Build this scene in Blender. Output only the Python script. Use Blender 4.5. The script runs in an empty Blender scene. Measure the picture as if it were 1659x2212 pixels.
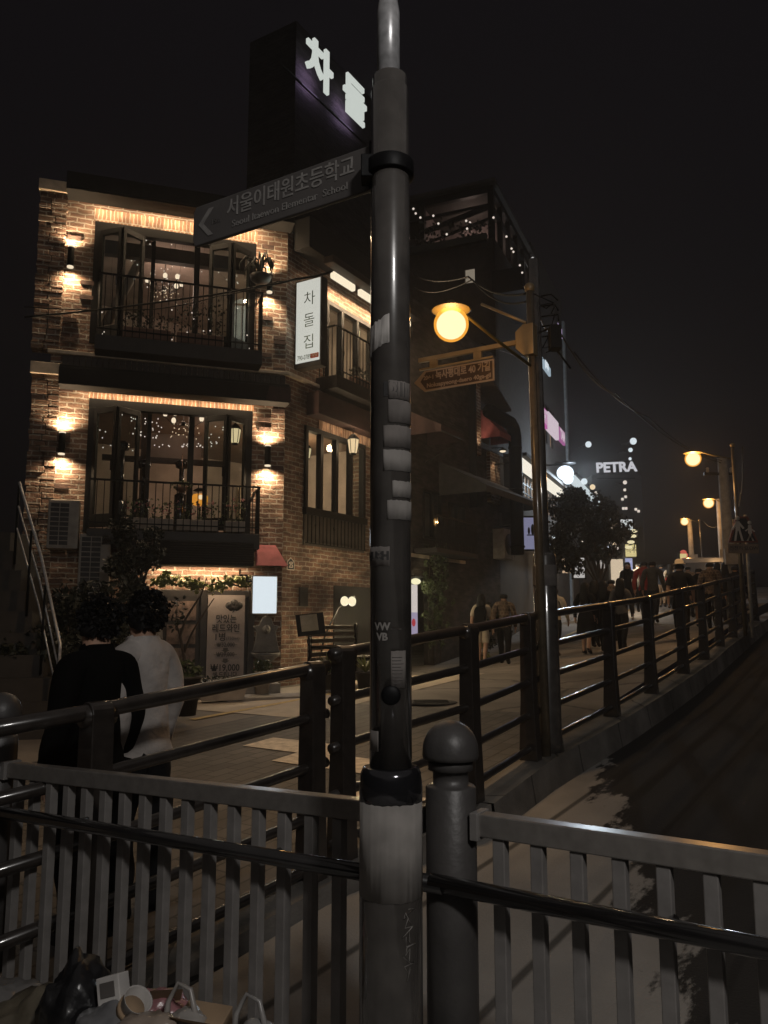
import bpy, bmesh, math, random
from mathutils import Matrix, Vector, noise
from math import sin, cos, pi, radians as R
random.seed(7)
scn = bpy.context.scene
# ------------------------------------------------------------------ camera
FPX = 1726.0                       # focal length in units of the 1659 x 2212 photo
CAMZ = 1.6
PITCH = math.atan((1340-1106)/FPX)
cam = bpy.data.cameras.new('camera'); camo = bpy.data.objects.new('camera', cam)
scn.collection.objects.link(camo)
camo.location = (0, 0, CAMZ); camo.rotation_euler = (pi/2+PITCH, 0, 0)
cam.sensor_fit = 'VERTICAL'; cam.sensor_height = 36.0; cam.lens = 36.0*FPX/2212
cam.clip_start = 0.05; cam.clip_end = 600
scn.camera = camo
# ------------------------------------------------------------------ sky, added fill lights, exposure
w = bpy.data.worlds.new('World'); scn.world = w; w.use_nodes = True
nt = w.node_tree; nt.nodes.clear()
wo = nt.nodes.new('ShaderNodeOutputWorld'); bg = nt.nodes.new('ShaderNodeBackground')
tc = nt.nodes.new('ShaderNodeTexCoord'); sp = nt.nodes.new('ShaderNodeSeparateXYZ'); cr = nt.nodes.new('ShaderNodeValToRGB')
nt.links.new(tc.outputs['Generated'], sp.inputs[0]); nt.links.new(sp.outputs['Z'], cr.inputs[0])
cr.color_ramp.elements[0].position = 0.0; cr.color_ramp.elements[0].color = (.0019, .0016, .0018, 1)
cr.color_ramp.elements[1].position = 0.75; cr.color_ramp.elements[1].color = (.0042, .0036, .0046, 1)
nt.links.new(cr.outputs[0], bg.inputs[0]); nt.links.new(bg.outputs[0], wo.inputs[0]); bg.inputs[1].default_value = 1.0
scn.view_settings.view_transform = 'Standard'; scn.view_settings.look = 'None'
scn.view_settings.exposure = 0; scn.view_settings.gamma = 1

def lamp(name, kind, loc, energy, color, size=.1, rot=None, aim=None, spot=None, sy=None, spread=None):
    l = bpy.data.lights.new(name, kind); l.energy = energy; l.color = color
    if kind == 'AREA':
        l.size = size
        if sy: l.shape = 'RECTANGLE'; l.size_y = sy
        if spread: l.spread = spread
    elif kind == 'SUN': l.angle = size
    else: l.shadow_soft_size = size
    if spot: l.spot_size = spot; l.spot_blend = .7
    o = bpy.data.objects.new(name, l); scn.collection.objects.link(o); o.location = loc
    if aim is not None: o.rotation_euler = (Vector(aim)-Vector(loc)).to_track_quat('-Z', 'Y').to_euler()
    if rot is not None: o.rotation_euler = rot
    return o
SODIUM = (1.0, .50, .15); WARM = (1.0, .72, .44); COOL = (.75, .88, 1.0); NEUT = (1.0, .96, .92)
lamp('ambient_lift', 'SUN', (0, 0, 30), .14, (1, .9, .82), R(120), aim=(1, 9, 0))  # broad weak sun added to lift the blacks
lamp('assumed_fill_behind', 'AREA', (1.7, -2.2, 4.6), 108, NEUT, .5, aim=(0.1, 3.2, .9))  # assumed unseen light behind the camera, set close to brighten the fence

scn.render.engine = 'CYCLES'
cy = scn.cycles
cy.use_denoising = True; cy.max_bounces = 5; cy.diffuse_bounces = 2; cy.glossy_bounces = 3
cy.transmission_bounces = 3; cy.transparent_max_bounces = 8; cy.sample_clamp_indirect = 2.0
cy.caustics_reflective = False; cy.caustics_refractive = False

# ------------------------------------------------------------------ photo geometry helpers
ct, st = cos(PITCH), sin(PITCH)
def ray(px, py):
    r = (px-829.5)/FPX; u = (1106-py)/FPX
    return Vector((r, ct-u*st, st+u*ct))
def aty(px, py, y):
    d = ray(px, py); return Vector((0, 0, CAMZ)) + d*(y/d.y)
class Frame:                       # a vertical wall: x to the right along it, y into it, z up
    def __init__(s, o, az):
        a = R(az); s.o = Vector((o[0], o[1], 0)); s.X = Vector((sin(a), cos(a), 0)); s.Y = Vector((-cos(a), sin(a), 0))
        s.M = Matrix(((s.X.x, s.Y.x, 0, s.o.x), (s.X.y, s.Y.y, 0, s.o.y), (0, 0, 1, 0), (0, 0, 0, 1)))
    def __call__(s, px, py, yo=0.0):
        d = ray(px, py); k = (s.o.dot(s.Y)+yo)/d.dot(s.Y)
        p = d*k - s.o
        return p.dot(s.X), CAMZ+d.z*k
    def w(s, x, y, z): return s.M @ Vector((x, y, z))
FA = Frame((-1.831, 14.4), 72)     # front of the brick restaurant, x = 0 at its corner
SA = Frame((-1.831, 14.4), 31)     # its side along the street
K = SA.w(10.06, 0, 0)
FB = Frame((K.x, K.y), 23)         # front of the tall building with the roof terrace, and its neighbour
LB = Frame((K.x, K.y), 113)        # its left flank (x negative)
WORLD = Matrix.Identity(4)

# ------------------------------------------------------------------ materials
def mat(name, col, rough=.6, metal=0.0, var=.25, scale=6.0, bump=0.0, bscale=40.0, spec=.5, coat=0.0, crough=.1):
    m = bpy.data.materials.new(name); m.use_nodes = True; n = m.node_tree; L = n.links
    b = n.nodes['Principled BSDF']
    b.inputs['Roughness'].default_value = rough; b.inputs['Metallic'].default_value = metal
    b.inputs['Specular IOR Level'].default_value = spec
    if coat: b.inputs['Coat Weight'].default_value = coat; b.inputs['Coat Roughness'].default_value = crough
    t = n.nodes.new('ShaderNodeTexCoord'); no = n.nodes.new('ShaderNodeTexNoise')
    no.inputs['Scale'].default_value = scale; no.inputs['Detail'].default_value = 6
    L.new(t.outputs['Object'], no.inputs['Vector'])
    rmp = n.nodes.new('ShaderNodeValToRGB')
    rmp.color_ramp.elements[0].position = .3; rmp.color_ramp.elements[1].position = .72
    rmp.color_ramp.elements[0].color = tuple(c*(1-var) for c in col)+(1,)
    rmp.color_ramp.elements[1].color = tuple(min(1, c*(1+var)) for c in col)+(1,)
    L.new(no.outputs['Fac'], rmp.inputs[0]); L.new(rmp.outputs[0], b.inputs['Base Color'])
    if bump:
        n2 = n.nodes.new('ShaderNodeTexNoise'); n2.inputs['Scale'].default_value = bscale; n2.inputs['Detail'].default_value = 4
        L.new(t.outputs['Object'], n2.inputs['Vector'])
        bp = n.nodes.new('ShaderNodeBump'); bp.inputs['Strength'].default_value = bump; bp.inputs['Distance'].default_value = .02
        L.new(n2.outputs['Fac'], bp.inputs['Height']); L.new(bp.outputs[0], b.inputs['Normal'])
    return m
def glow(name, col, s, sample=False):
    m = bpy.data.materials.new(name); m.use_nodes = True; n = m.node_tree; n.nodes.clear()
    o = n.nodes.new('ShaderNodeOutputMaterial'); e = n.nodes.new('ShaderNodeEmission')
    e.inputs[0].default_value = tuple(col)+(1,); e.inputs[1].default_value = s
    n.links.new(e.outputs[0], o.inputs[0])
    if not sample: m.cycles.emission_sampling = 'NONE'
    return m
def globe(name, col, s, tr=.3):    # lit frosted glass: lets the lamp inside shine through
    m = bpy.data.materials.new(name); m.use_nodes = True; n = m.node_tree; n.nodes.clear()
    o = n.nodes.new('ShaderNodeOutputMaterial'); e = n.nodes.new('ShaderNodeEmission'); t = n.nodes.new('ShaderNodeBsdfTransparent'); x = n.nodes.new('ShaderNodeMixShader')
    e.inputs[0].default_value = tuple(col)+(1,); e.inputs[1].default_value = s; x.inputs[0].default_value = tr
    n.links.new(e.outputs[0], x.inputs[1]); n.links.new(t.outputs[0], x.inputs[2]); n.links.new(x.outputs[0], o.inputs[0])
    m.cycles.emission_sampling = 'NONE'
    return m
def glass(name, tint=(.9, .95, .93), refl=.12):
    m = bpy.data.materials.new(name); m.use_nodes = True; n = m.node_tree; n.nodes.clear(); L = n.links
    o = n.nodes.new('ShaderNodeOutputMaterial'); t = n.nodes.new('ShaderNodeBsdfTransparent'); g = n.nodes.new('ShaderNodeBsdfGlossy')
    t.inputs[0].default_value = tuple(tint)+(1,); g.inputs['Roughness'].default_value = .03
    lw = n.nodes.new('ShaderNodeLayerWeight'); lw.inputs[0].default_value = .5
    pw = n.nodes.new('ShaderNodeMath'); pw.operation = 'POWER'; pw.inputs[1].default_value = 4
    fr = n.nodes.new('ShaderNodeMapRange'); fr.inputs[3].default_value = .03; fr.inputs[4].default_value = .6
    L.new(lw.outputs['Facing'], pw.inputs[0]); L.new(pw.outputs[0], fr.inputs[0])
    x = n.nodes.new('ShaderNodeMixShader')
    L.new(fr.outputs[0], x.inputs[0]); L.new(t.outputs[0], x.inputs[1]); L.new(g.outputs[0], x.inputs[2]); L.new(x.outputs[0], o.inputs[0])
    return m
def brick(name, c1, c2, mortar, bw=.215, rh=.075, ms=.011, rough=.85, bump=.7, dark=.35):
    m = bpy.data.materials.new(name); m.use_nodes = True; n = m.node_tree; L = n.links
    b = n.nodes['Principled BSDF']; b.inputs['Roughness'].default_value = rough; b.inputs['Specular IOR Level'].default_value = .25
    uv = n.nodes.new('ShaderNodeTexCoord')
    nw = n.nodes.new('ShaderNodeTexNoise'); nw.inputs['Scale'].default_value = 7; nw.inputs['Detail'].default_value = 2
    L.new(uv.outputs['UV'], nw.inputs['Vector'])
    sc = n.nodes.new('ShaderNodeVectorMath'); sc.operation = 'SCALE'; sc.inputs['Scale'].default_value = .05
    sb = n.nodes.new('ShaderNodeVectorMath'); sb.operation = 'SUBTRACT'; sb.inputs[1].default_value = (.5, .5, .5)
    ad = n.nodes.new('ShaderNodeVectorMath'); ad.operation = 'ADD'
    L.new(nw.outputs['Color'], sb.inputs[0]); L.new(sb.outputs[0], sc.inputs[0]); L.new(uv.outputs['UV'], ad.inputs[0]); L.new(sc.outputs[0], ad.inputs[1])
    br = n.nodes.new('ShaderNodeTexBrick')
    br.inputs['Scale'].default_value = 1; br.inputs['Brick Width'].default_value = bw; br.inputs['Row Height'].default_value = rh
    br.inputs['Mortar Size'].default_value = ms; br.inputs['Mortar Smooth'].default_value = .3; br.inputs['Bias'].default_value = -.1
    br.inputs['Color1'].default_value = tuple(c1)+(1,); br.inputs['Color2'].default_value = tuple(c2)+(1,); br.inputs['Mortar'].default_value = tuple(mortar)+(1,)
    L.new(ad.outputs[0], br.inputs['Vector'])
    # single burnt bricks and patches of age
    n3 = n.nodes.new('ShaderNodeTexNoise'); n3.inputs['Scale'].default_value = 2.2; n3.inputs['Detail'].default_value = 5
    L.new(uv.outputs['UV'], n3.inputs['Vector'])
    mr = n.nodes.new('ShaderNodeMapRange'); mr.inputs[1].default_value = .35; mr.inputs[2].default_value = .7; mr.inputs[3].default_value = 1-dark; mr.inputs[4].default_value = 1.15
    L.new(n3.outputs['Fac'], mr.inputs[0])
    mpb = n.nodes.new('ShaderNodeMapping'); mpb.inputs['Scale'].default_value = (.62/bw, .62/rh, 1); nb = n.nodes.new('ShaderNodeTexNoise'); nb.inputs['Scale'].default_value = 1; nb.inputs['Detail'].default_value = 1
    L.new(uv.outputs['UV'], mpb.inputs[0]); L.new(mpb.outputs[0], nb.inputs['Vector'])
    mrb = n.nodes.new('ShaderNodeMapRange'); mrb.inputs[1].default_value = .36; mrb.inputs[2].default_value = .62; mrb.inputs[3].default_value = .6; mrb.inputs[4].default_value = 1.2
    L.new(nb.outputs['Fac'], mrb.inputs[0])
    mm2 = n.nodes.new('ShaderNodeMath'); mm2.operation = 'MULTIPLY'; L.new(mr.outputs[0], mm2.inputs[0]); L.new(mrb.outputs[0], mm2.inputs[1])
    mx = n.nodes.new('ShaderNodeMix'); mx.data_type = 'RGBA'; mx.blend_type = 'MULTIPLY'; mx.inputs[0].default_value = 1
    L.new(br.outputs['Color'], mx.inputs[6]); L.new(mm2.outputs[0], mx.inputs[7]); L.new(mx.outputs[2], b.inputs['Base Color'])
    n4 = n.nodes.new('ShaderNodeTexNoise'); n4.inputs['Scale'].default_value = 30; n4.inputs['Detail'].default_value = 4
    L.new(uv.outputs['UV'], n4.inputs['Vector'])
    ma = n.nodes.new('ShaderNodeMath'); ma.operation = 'MULTIPLY_ADD'; ma.inputs[1].default_value = -1.0
    L.new(br.outputs['Fac'], ma.inputs[0]); L.new(n4.outputs['Fac'], ma.inputs[2])
    bp = n.nodes.new('ShaderNodeBump'); bp.inputs['Strength'].default_value = bump; bp.inputs['Distance'].default_value = .018
    L.new(ma.outputs[0], bp.inputs['Height']); L.new(bp.outputs[0], b.inputs['Normal'])
    return m

M = {}
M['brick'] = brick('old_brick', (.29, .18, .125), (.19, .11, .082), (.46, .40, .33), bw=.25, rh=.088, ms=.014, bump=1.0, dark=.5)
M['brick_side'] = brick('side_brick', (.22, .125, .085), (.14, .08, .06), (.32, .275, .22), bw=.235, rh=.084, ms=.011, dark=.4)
M['brick_dark'] = brick('dark_brick', (.065, .05, .045), (.045, .035, .03), (.05, .045, .04))
M['upper_brick'] = brick('near_black_brick', (.024, .020, .020), (.018, .015, .015), (.028, .026, .026))  # near-black brick, toned to merge with the sky
M['soldier'] = brick('soldier_brick', (.36, .20, .12), (.26, .14, .09), (.48, .42, .34), bw=.066, rh=.24, ms=.010)
M['burnt_brick'] = mat('burnt_brick', (.085, .05, .04), .9, var=.5, bump=.5)
M['stone'] = mat('pale_stone', (.55, .45, .34), .85, bump=.3)
M['black_metal'] = mat('black_metal', (.0045, .0045, .005), .5, .0, bump=.05, spec=.15)
M['dark_paint'] = mat('dark_paint', (.02, .017, .016), .55)
M['dark_wood'] = mat('dark_wood', (.035, .022, .016), .6, scale=12)
M['siding'] = mat('dark_siding', (.045, .036, .03), .6)
M['fascia'] = mat('dark_fascia', (.014, .013, .012), .9)
M['fascia_wine'] = mat('dark_wine_board', (.045, .022, .02), .8)
M['fascia_grey'] = mat('grey_fascia', (.032, .028, .025), .8)
M['int_wall'] = mat('interior_plaster', (.30, .24, .21), .85, scale=2)
M['int_floor'] = mat('interior_floor', (.10, .06, .04), .5)
M['glass'] = glass('window_glass')
M['red_cloth'] = mat('wine_canvas', (.20, .045, .05), .9)
M['pink_cloth'] = mat('faded_red_canvas', (.30, .09, .10), .9)
M['rail_brown'] = mat('rail_paint', (.026, .021, .018), .30, .0, var=.3, scale=20, coat=.7)
M['fence_grey'] = mat('fence_paint', (.195, .183, .174), .42, .0, var=.15, scale=15, bump=.06)
M['fence_top'] = mat('fence_rail_metal', (.30, .28, .26), .28, .6, var=.15, scale=25)
M['fence_black'] = mat('black_pipe', (.016, .015, .015), .2, .0, coat=1.0)
M['bollard'] = mat('bollard_grey', (.060, .056, .054), .45, .0, bump=.08, bscale=60)
M['pole'] = mat('pole_paint', (.062, .056, .051), .26, .0, var=.35, scale=9, bump=.03, bscale=12, coat=1.0, crough=.05)
M['chrome'] = mat('dull_chrome', (.10, .10, .11), .12, .9, var=.2)
M['galvanised'] = mat('galvanised_steel', (.42, .42, .43), .33, .35, var=.3, scale=30)
M['paper'] = mat('pasted_paper', (.42, .40, .38), .85, var=.12, scale=18, bump=.1)
M['paper_grey'] = mat('faded_paper', (.22, .205, .19), .85, var=.2, scale=14)
M['paper_dim'] = mat('dirty_paper', (.14, .125, .115), .85, var=.25, scale=14)
M['ink'] = mat('ink', (.03, .028, .028), .8)
M['ink_soft'] = mat('faded_ink', (.09, .08, .075), .8)
M['sign_back'] = mat('sign_plate', (.075, .068, .065), .5, var=.1)
M['sign_letter'] = mat('sign_letter', (.20, .19, .18), .5, var=.2, scale=40)
M['brown_sign'] = mat('brown_sign', (.045, .027, .022), .5)
M['sign_cream'] = mat('sign_cream', (.28, .22, .18), .5, var=.1)
M['sign_white'] = mat('sign_white', (.62, .55, .48), .5, var=.1)
M['lamp_paint'] = mat('lamp_paint', (.28, .21, .12), .4, .2)
M['lamp_pole'] = mat('lamp_pole_paint', (.10, .08, .055), .32, .0, var=.3, scale=14, coat=.3)
M['lamp_cap'] = mat('lamp_cap', (.10, .075, .02), .5)
M['concrete'] = mat('kerb_concrete', (.27, .25, .225), .9, bump=.25)
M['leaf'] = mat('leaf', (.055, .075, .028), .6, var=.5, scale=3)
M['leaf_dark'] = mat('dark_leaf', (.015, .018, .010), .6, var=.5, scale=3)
M['leaf_pale'] = mat('pale_leaf', (.20, .22, .075), .6, var=.4, scale=5)
M['flower'] = mat('pink_flower', (.40, .16, .17), .7, var=.4, scale=8)
M['bark'] = mat('bark', (.06, .045, .035), .9, bump=.4)
M['terracotta'] = mat('terracotta', (.16, .09, .065), .8)
M['pot_pale'] = mat('pale_pot', (.34, .29, .24), .8)
M['ac_white'] = mat('unit_casing', (.30, .27, .235), .6)
M['skin'] = mat('skin', (.42, .25, .17), .6)
M['hair'] = mat('black_hair', (.005, .0045, .0045), .6, spec=.2)
M['cloth_black'] = mat('black_cloth', (.010, .010, .011), .95, spec=.1, bump=.2, bscale=90)
M['cloth_shade'] = mat('shaded_black_cloth', (.004, .004, .004), 1.0, spec=.05)  # black cloth darkened for the shadow the figure stands in
M['cloth_white'] = mat('white_cloth', (.37, .335, .31), .95, bump=.9, bscale=11)
M['cloth_cream'] = mat('cream_cloth', (.45, .38, .29), .95)
M['cloth_red'] = mat('red_cloth', (.38, .06, .055), .95)
M['cloth_grey'] = mat('grey_cloth', (.07, .065, .06), .95)
M['cloth_navy'] = mat('navy_cloth', (.022, .024, .032), .95)
M['cloth_tan'] = mat('tan_cloth', (.30, .21, .14), .95)
M['cloth_plaid'] = brick('plaid_cloth', (.13, .085, .06), (.075, .055, .045), (.22, .17, .12), bw=.07, rh=.07, ms=.008, bump=0)
M['shoe'] = mat('dark_shoe', (.012, .011, .011), .6)
E_WHITE = glow('lit_white', (.55, .53, .51), 1.0)
E_NEON = glow('lit_neon_white', (.56, .60, .56), 1.0)
E_BULB = glow('lit_bulb', (.95, .78, .55), 1.0)
E_FAIRY = glow('lit_fairy', (.75, .66, .56), 1.0)
E_WARM = glow('lit_warm', (.85, .66, .42), 1.0)
E_COOL = glow('lit_cool', (.72, .80, .85), 1.0)

# ------------------------------------------------------------------ mesh builder
WM = {}
class MB:
    def __init__(s, frame=WORLD):
        s.v = []; s.f = []; s.mi = []; s.sm = []; s.M = frame.M if isinstance(frame, Frame) else frame; s.cur = 0; s.smooth = False
    def add(s, vs, fs, T=None):
        b = len(s.v)
        s.v += [(T @ Vector(p)) if T is not None else Vector(p) for p in vs]
        for f in fs: s.f.append(tuple(b+i for i in f)); s.mi.append(s.cur); s.sm.append(s.smooth)
        return s
    def box(s, x0, x1, y0, y1, z0, z1, T=None):
        if x0 > x1: x0, x1 = x1, x0
        if y0 > y1: y0, y1 = y1, y0
        if z0 > z1: z0, z1 = z1, z0
        vs = [(x0,y0,z0),(x1,y0,z0),(x1,y1,z0),(x0,y1,z0),(x0,y0,z1),(x1,y0,z1),(x1,y1,z1),(x0,y1,z1)]
        return s.add(vs, [(0,3,2,1),(4,5,6,7),(0,1,5,4),(1,2,6,5),(2,3,7,6),(3,0,4,7)], T)
    def bar(s, p0, p1, wd, ht, up=(0,0,1)):        # box beam between two points
        p0 = Vector(p0); p1 = Vector(p1); d = (p1-p0).normalized(); u = Vector(up)
        sd = d.cross(u).normalized(); u = sd.cross(d).normalized()
        vs = [p + sd*a*wd/2 + u*b*ht/2 for p in (p0, p1) for a, b in ((-1,-1),(1,-1),(1,1),(-1,1))]
        return s.add(vs, [(3,2,1,0),(4,5,6,7),(0,1,5,4),(1,2,6,5),(2,3,7,6),(3,0,4,7)])
    def tube(s, pts, r, n=10, caps=True):
        pts = [Vector(p) for p in pts]; rs = r if isinstance(r, (list, tuple)) else [r]*len(pts)
        sm = s.smooth; s.smooth = True
        vs = []; fs = []; prev = None
        for i, p in enumerate(pts):
            d = (pts[min(i+1, len(pts)-1)] - pts[max(i-1, 0)]).normalized()
            a = prev if prev is not None else (Vector((0,0,1)) if abs(d.z) < .9 else Vector((1,0,0)))
            a = (a - d*a.dot(d)).normalized(); prev = a; b = d.cross(a)
            for k in range(n):
                t = 2*pi*k/n; vs.append(p + (a*cos(t)+b*sin(t))*rs[i])
        for i in range(len(pts)-1):
            for k in range(n):
                q = (k+1) % n; fs.append((i*n+k, i*n+q, (i+1)*n+q, (i+1)*n+k))
        if caps: fs.append(tuple(range(n-1, -1, -1))); fs.append(tuple((len(pts)-1)*n+k for k in range(n)))
        s.add(vs, fs); s.smooth = sm; return s
    def lathe(s, prof, c=(0,0,0), n=24, smooth=True, T=None):
        sm = s.smooth; s.smooth = smooth; c = Vector(c); vs = []; fs = []
        for r, z in prof:
            for k in range(n):
                t = 2*pi*k/n; vs.append(c + Vector((r*cos(t), r*sin(t), z)))
        m = len(prof)
        for i in range(m-1):
            for k in range(n):
                q = (k+1) % n; fs.append((i*n+k, i*n+q, (i+1)*n+q, (i+1)*n+k))
        fs.append(tuple(range(n-1, -1, -1))); fs.append(tuple((m-1)*n+k for k in range(n)))
        s.add(vs, fs, T); s.smooth = sm; return s
    def sphere(s, c, r, n=12, m=8, sq=(1,1,1)):
        sm = s.smooth; s.smooth = True; c = Vector(c); vs = [c+Vector((0,0,-r*sq[2]))]; fs = []
        for i in range(1, m):
            a = -pi/2 + pi*i/m
            for k in range(n):
                t = 2*pi*k/n; vs.append(c + Vector((r*cos(a)*cos(t)*sq[0], r*cos(a)*sin(t)*sq[1], r*sin(a)*sq[2])))
        vs.append(c+Vector((0,0,r*sq[2]))); L = len(vs)-1
        for k in range(n):
            q = (k+1) % n
            fs.append((0, 1+q, 1+k)); fs.append((L, L-n+k, L-n+q))
            for i in range(m-2): fs.append((1+i*n+k, 1+i*n+q, 1+(i+1)*n+q, 1+(i+1)*n+k))
        s.add(vs, fs); s.smooth = sm; return s
    def prism(s, poly, y0, y1, T=None):            # polygon in x,z pushed from y0 to y1
        n = len(poly)
        a = sum(poly[i][0]*poly[(i+1)%n][1]-poly[(i+1)%n][0]*poly[i][1] for i in range(n))
        if a < 0: poly = poly[::-1]
        if y0 > y1: y0, y1 = y1, y0
        vs = [(x, y0, z) for x, z in poly] + [(x, y1, z) for x, z in poly]
        fs = [tuple(range(n)), tuple(range(2*n-1, n-1, -1))] + [(i, i+n, (i+1)%n+n, (i+1)%n) for i in range(n)]
        return s.add(vs, fs, T)
    def slab(s, poly, z0, z1):                     # polygon in x,y
        n = len(poly)
        a = sum(poly[i][0]*poly[(i+1)%n][1]-poly[(i+1)%n][0]*poly[i][1] for i in range(n))
        if a < 0: poly = poly[::-1]
        vs = [(p[0], p[1], z0) for p in poly] + [(p[0], p[1], z1) for p in poly]
        return s.add(vs, [tuple(range(n-1, -1, -1)), tuple(range(n, 2*n))] + [(i, (i+1)%n, (i+1)%n+n, i+n) for i in range(n)])
    def leaf(s, c, size, rnd=random):
        a = Vector((rnd.gauss(0,1), rnd.gauss(0,1), rnd.gauss(0,1))).normalized()
        b = a.orthogonal().normalized(); b = (Matrix.Rotation(rnd.uniform(0, 6.28), 3, a) @ b); d = a.cross(b)
        c = Vector(c); h = size*.5; k = size*.33
        return s.add([c-b*h, c+d*k+a*size*.12, c+b*h, c-d*k+a*size*.12], [(0,1,2,3)])
    def cloud(s, c, rad, n, size, rnd=random, shell=.5):
        for i in range(n):
            v = Vector((rnd.gauss(0,1), rnd.gauss(0,1), rnd.gauss(0,1))).normalized()
            r = shell + (1-shell)*rnd.random()
            s.leaf((c[0]+v.x*rad[0]*r, c[1]+v.y*rad[1]*r, c[2]+v.z*rad[2]*r), size*rnd.uniform(.7, 1.3), rnd)
        return s
    def build(s, name, m, parent=None, bevel=0.0, seg=2):
        me = bpy.data.meshes.new(name)
        W = [s.M @ p for p in s.v]
        inv = WM[parent.name].inverted() if parent is not None else None
        P = [inv @ p for p in W] if inv is not None else W
        off = None
        me.from_pydata([tuple(p) for p in P], [], s.f)
        for x in (m if isinstance(m, (list, tuple)) else [m]): me.materials.append(x)
        uv = me.uv_layers.new(name='UVMap')
        for i, pl in enumerate(me.polygons):
            pl.material_index = s.mi[i]; pl.use_smooth = s.sm[i]
            idx = s.f[i]
            nrm = Vector((0,0,0))
            for j in range(len(idx)):
                a = s.v[idx[j]]; b = s.v[idx[(j+1) % len(idx)]]
                nrm += Vector(((a.y-b.y)*(a.z+b.z), (a.z-b.z)*(a.x+b.x), (a.x-b.x)*(a.y+b.y)))
            ax, ay, az = abs(nrm.x), abs(nrm.y), abs(nrm.z)
            for li in pl.loop_indices:
                p = s.v[me.loops[li].vertex_index]
                uv.data[li].uv = (p.x, p.y) if az >= ax and az >= ay else ((p.y, p.z) if ax > ay else (p.x, p.z))
        me.update()
        o = bpy.data.objects.new(name, me); scn.collection.objects.link(o)
        if parent is not None:
            o.parent = parent; WM[o.name] = WM[parent.name]
        else:
            WM[o.name] = Matrix.Identity(4)
        if bevel:
            b = o.modifiers.new('bevel', 'BEVEL'); b.width = bevel; b.segments = seg; b.limit_method = 'ANGLE'; b.angle_limit = R(40)
        return o
def thing(name, label, cat, loc=(0,0,0), rotz=0.0, group=None):
    o = bpy.data.objects.new(name, None); scn.collection.objects.link(o)
    o.empty_display_size = .1; o.location = loc; o.rotation_euler = (0, 0, rotz)
    WM[o.name] = Matrix.Translation(Vector(loc)) @ Matrix.Rotation(rotz, 4, 'Z')
    o['label'] = label; o['category'] = cat
    if group: o['group'] = group
    return o
def tag(o, label, cat, group=None, kind=None):
    o['label'] = label; o['category'] = cat
    if group: o['group'] = group
    if kind: o['kind'] = kind
    return o
def struct(o): o['kind'] = 'structure'; return o
def dup(root, loc, rotz=None, label=None):
    r = root.copy(); scn.collection.objects.link(r); r.location = loc
    if rotz is not None: r.rotation_euler = (0, 0, rotz)
    if label: r['label'] = label
    WM[r.name] = Matrix.Translation(Vector(loc)) @ Matrix.Rotation(r.rotation_euler[2], 4, 'Z')
    for ch in list(root.children):
        c = ch.copy(); scn.collection.objects.link(c); c.parent = r; WM[c.name] = WM[r.name]
        for g in list(ch.children):
            d = g.copy(); scn.collection.objects.link(d); d.parent = c; WM[d.name] = WM[r.name]
    return r
def text(name, body, size, m, parent, frame, x, z, y=-.004, bold=0.0, ext=.001, align='CENTER', sx=1.0, T=None, label=None, fitw=None):
    cu = bpy.data.curves.new('txt', 'FONT'); cu.body = body; cu.size = size; cu.align_x = align; cu.align_y = 'CENTER'
    cu.extrude = ext; cu.offset = bold; cu.resolution_u = 3; cu.space_line = 1.0
    o = bpy.data.objects.new('txt', cu); scn.collection.objects.link(o)
    dg = bpy.context.evaluated_depsgraph_get(); me = bpy.data.meshes.new_from_object(o.evaluated_get(dg))
    bpy.data.objects.remove(o)
    if fitw: sx = fitw/max(1e-6, max(v.co.x for v in me.vertices)-min(v.co.x for v in me.vertices))
    mb = MB(frame)
    mb.add([(v.co.x*sx + x, y - v.co.z, v.co.y + z) if T is None else T @ Vector((v.co.x*sx + x, y - v.co.z, v.co.y + z)) for v in me.vertices], [tuple(p.vertices) for p in me.polygons])
    bpy.data.meshes.remove(me)
    t = mb.build(name, m, parent)
    if label: t['label'] = label
    return t

# ------------------------------------------------------------------ ground
US = Vector((.515, .857)); UN = Vector((.857, -.515))       # along and across the street
def sn(x, y): return x*US.x+y*US.y, x*UN.x+y*UN.y
def xy(s, n): return s*US.x+n*UN.x, s*US.y+n*UN.y
def interp(t, pts):
    if t <= pts[0][0]: return pts[0][1]
    for (a, va), (b, vb) in zip(pts, pts[1:]):
        if t <= b: return va+(vb-va)*(t-a)/(b-a)
    return pts[-1][1]
def G(x, y):
    s, n = sn(x, y)
    zb = interp(s, [(-8, .15), (4, .32), (11, .44), (17, .50), (22, 1.05), (27, 1.75), (45, 3.1), (80, 4.6)])
    zr = interp(s, [(1, -.02), (5.4, .20), (10.7, .54), (18.5, 1.18), (27, 1.95), (45, 3.2), (80, 4.6)])
    k = min(1, max(0, (n+8.6)/5.6))
    return zb+(zr-zb)*k
def sheet(name, s0, s1, n0, n1, step, m, dz=0.0, zf=None):
    mb = MB(); ns = max(2, int((s1-s0)/step)); nn = max(2, int((n1-n0)/step)); vs = []; fs = []
    for i in range(ns+1):
        for j in range(nn+1):
            x, y = xy(s0+(s1-s0)*i/ns, n0+(n1-n0)*j/nn); vs.append((x, y, (zf or G)(x, y)+dz))
    for i in range(ns):
        for j in range(nn):
            a = i*(nn+1)+j; fs.append((a, a+nn+1, a+nn+2, a+1))
    mb.smooth = True; mb.add(vs, fs); return struct(mb.build(name, m))
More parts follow.
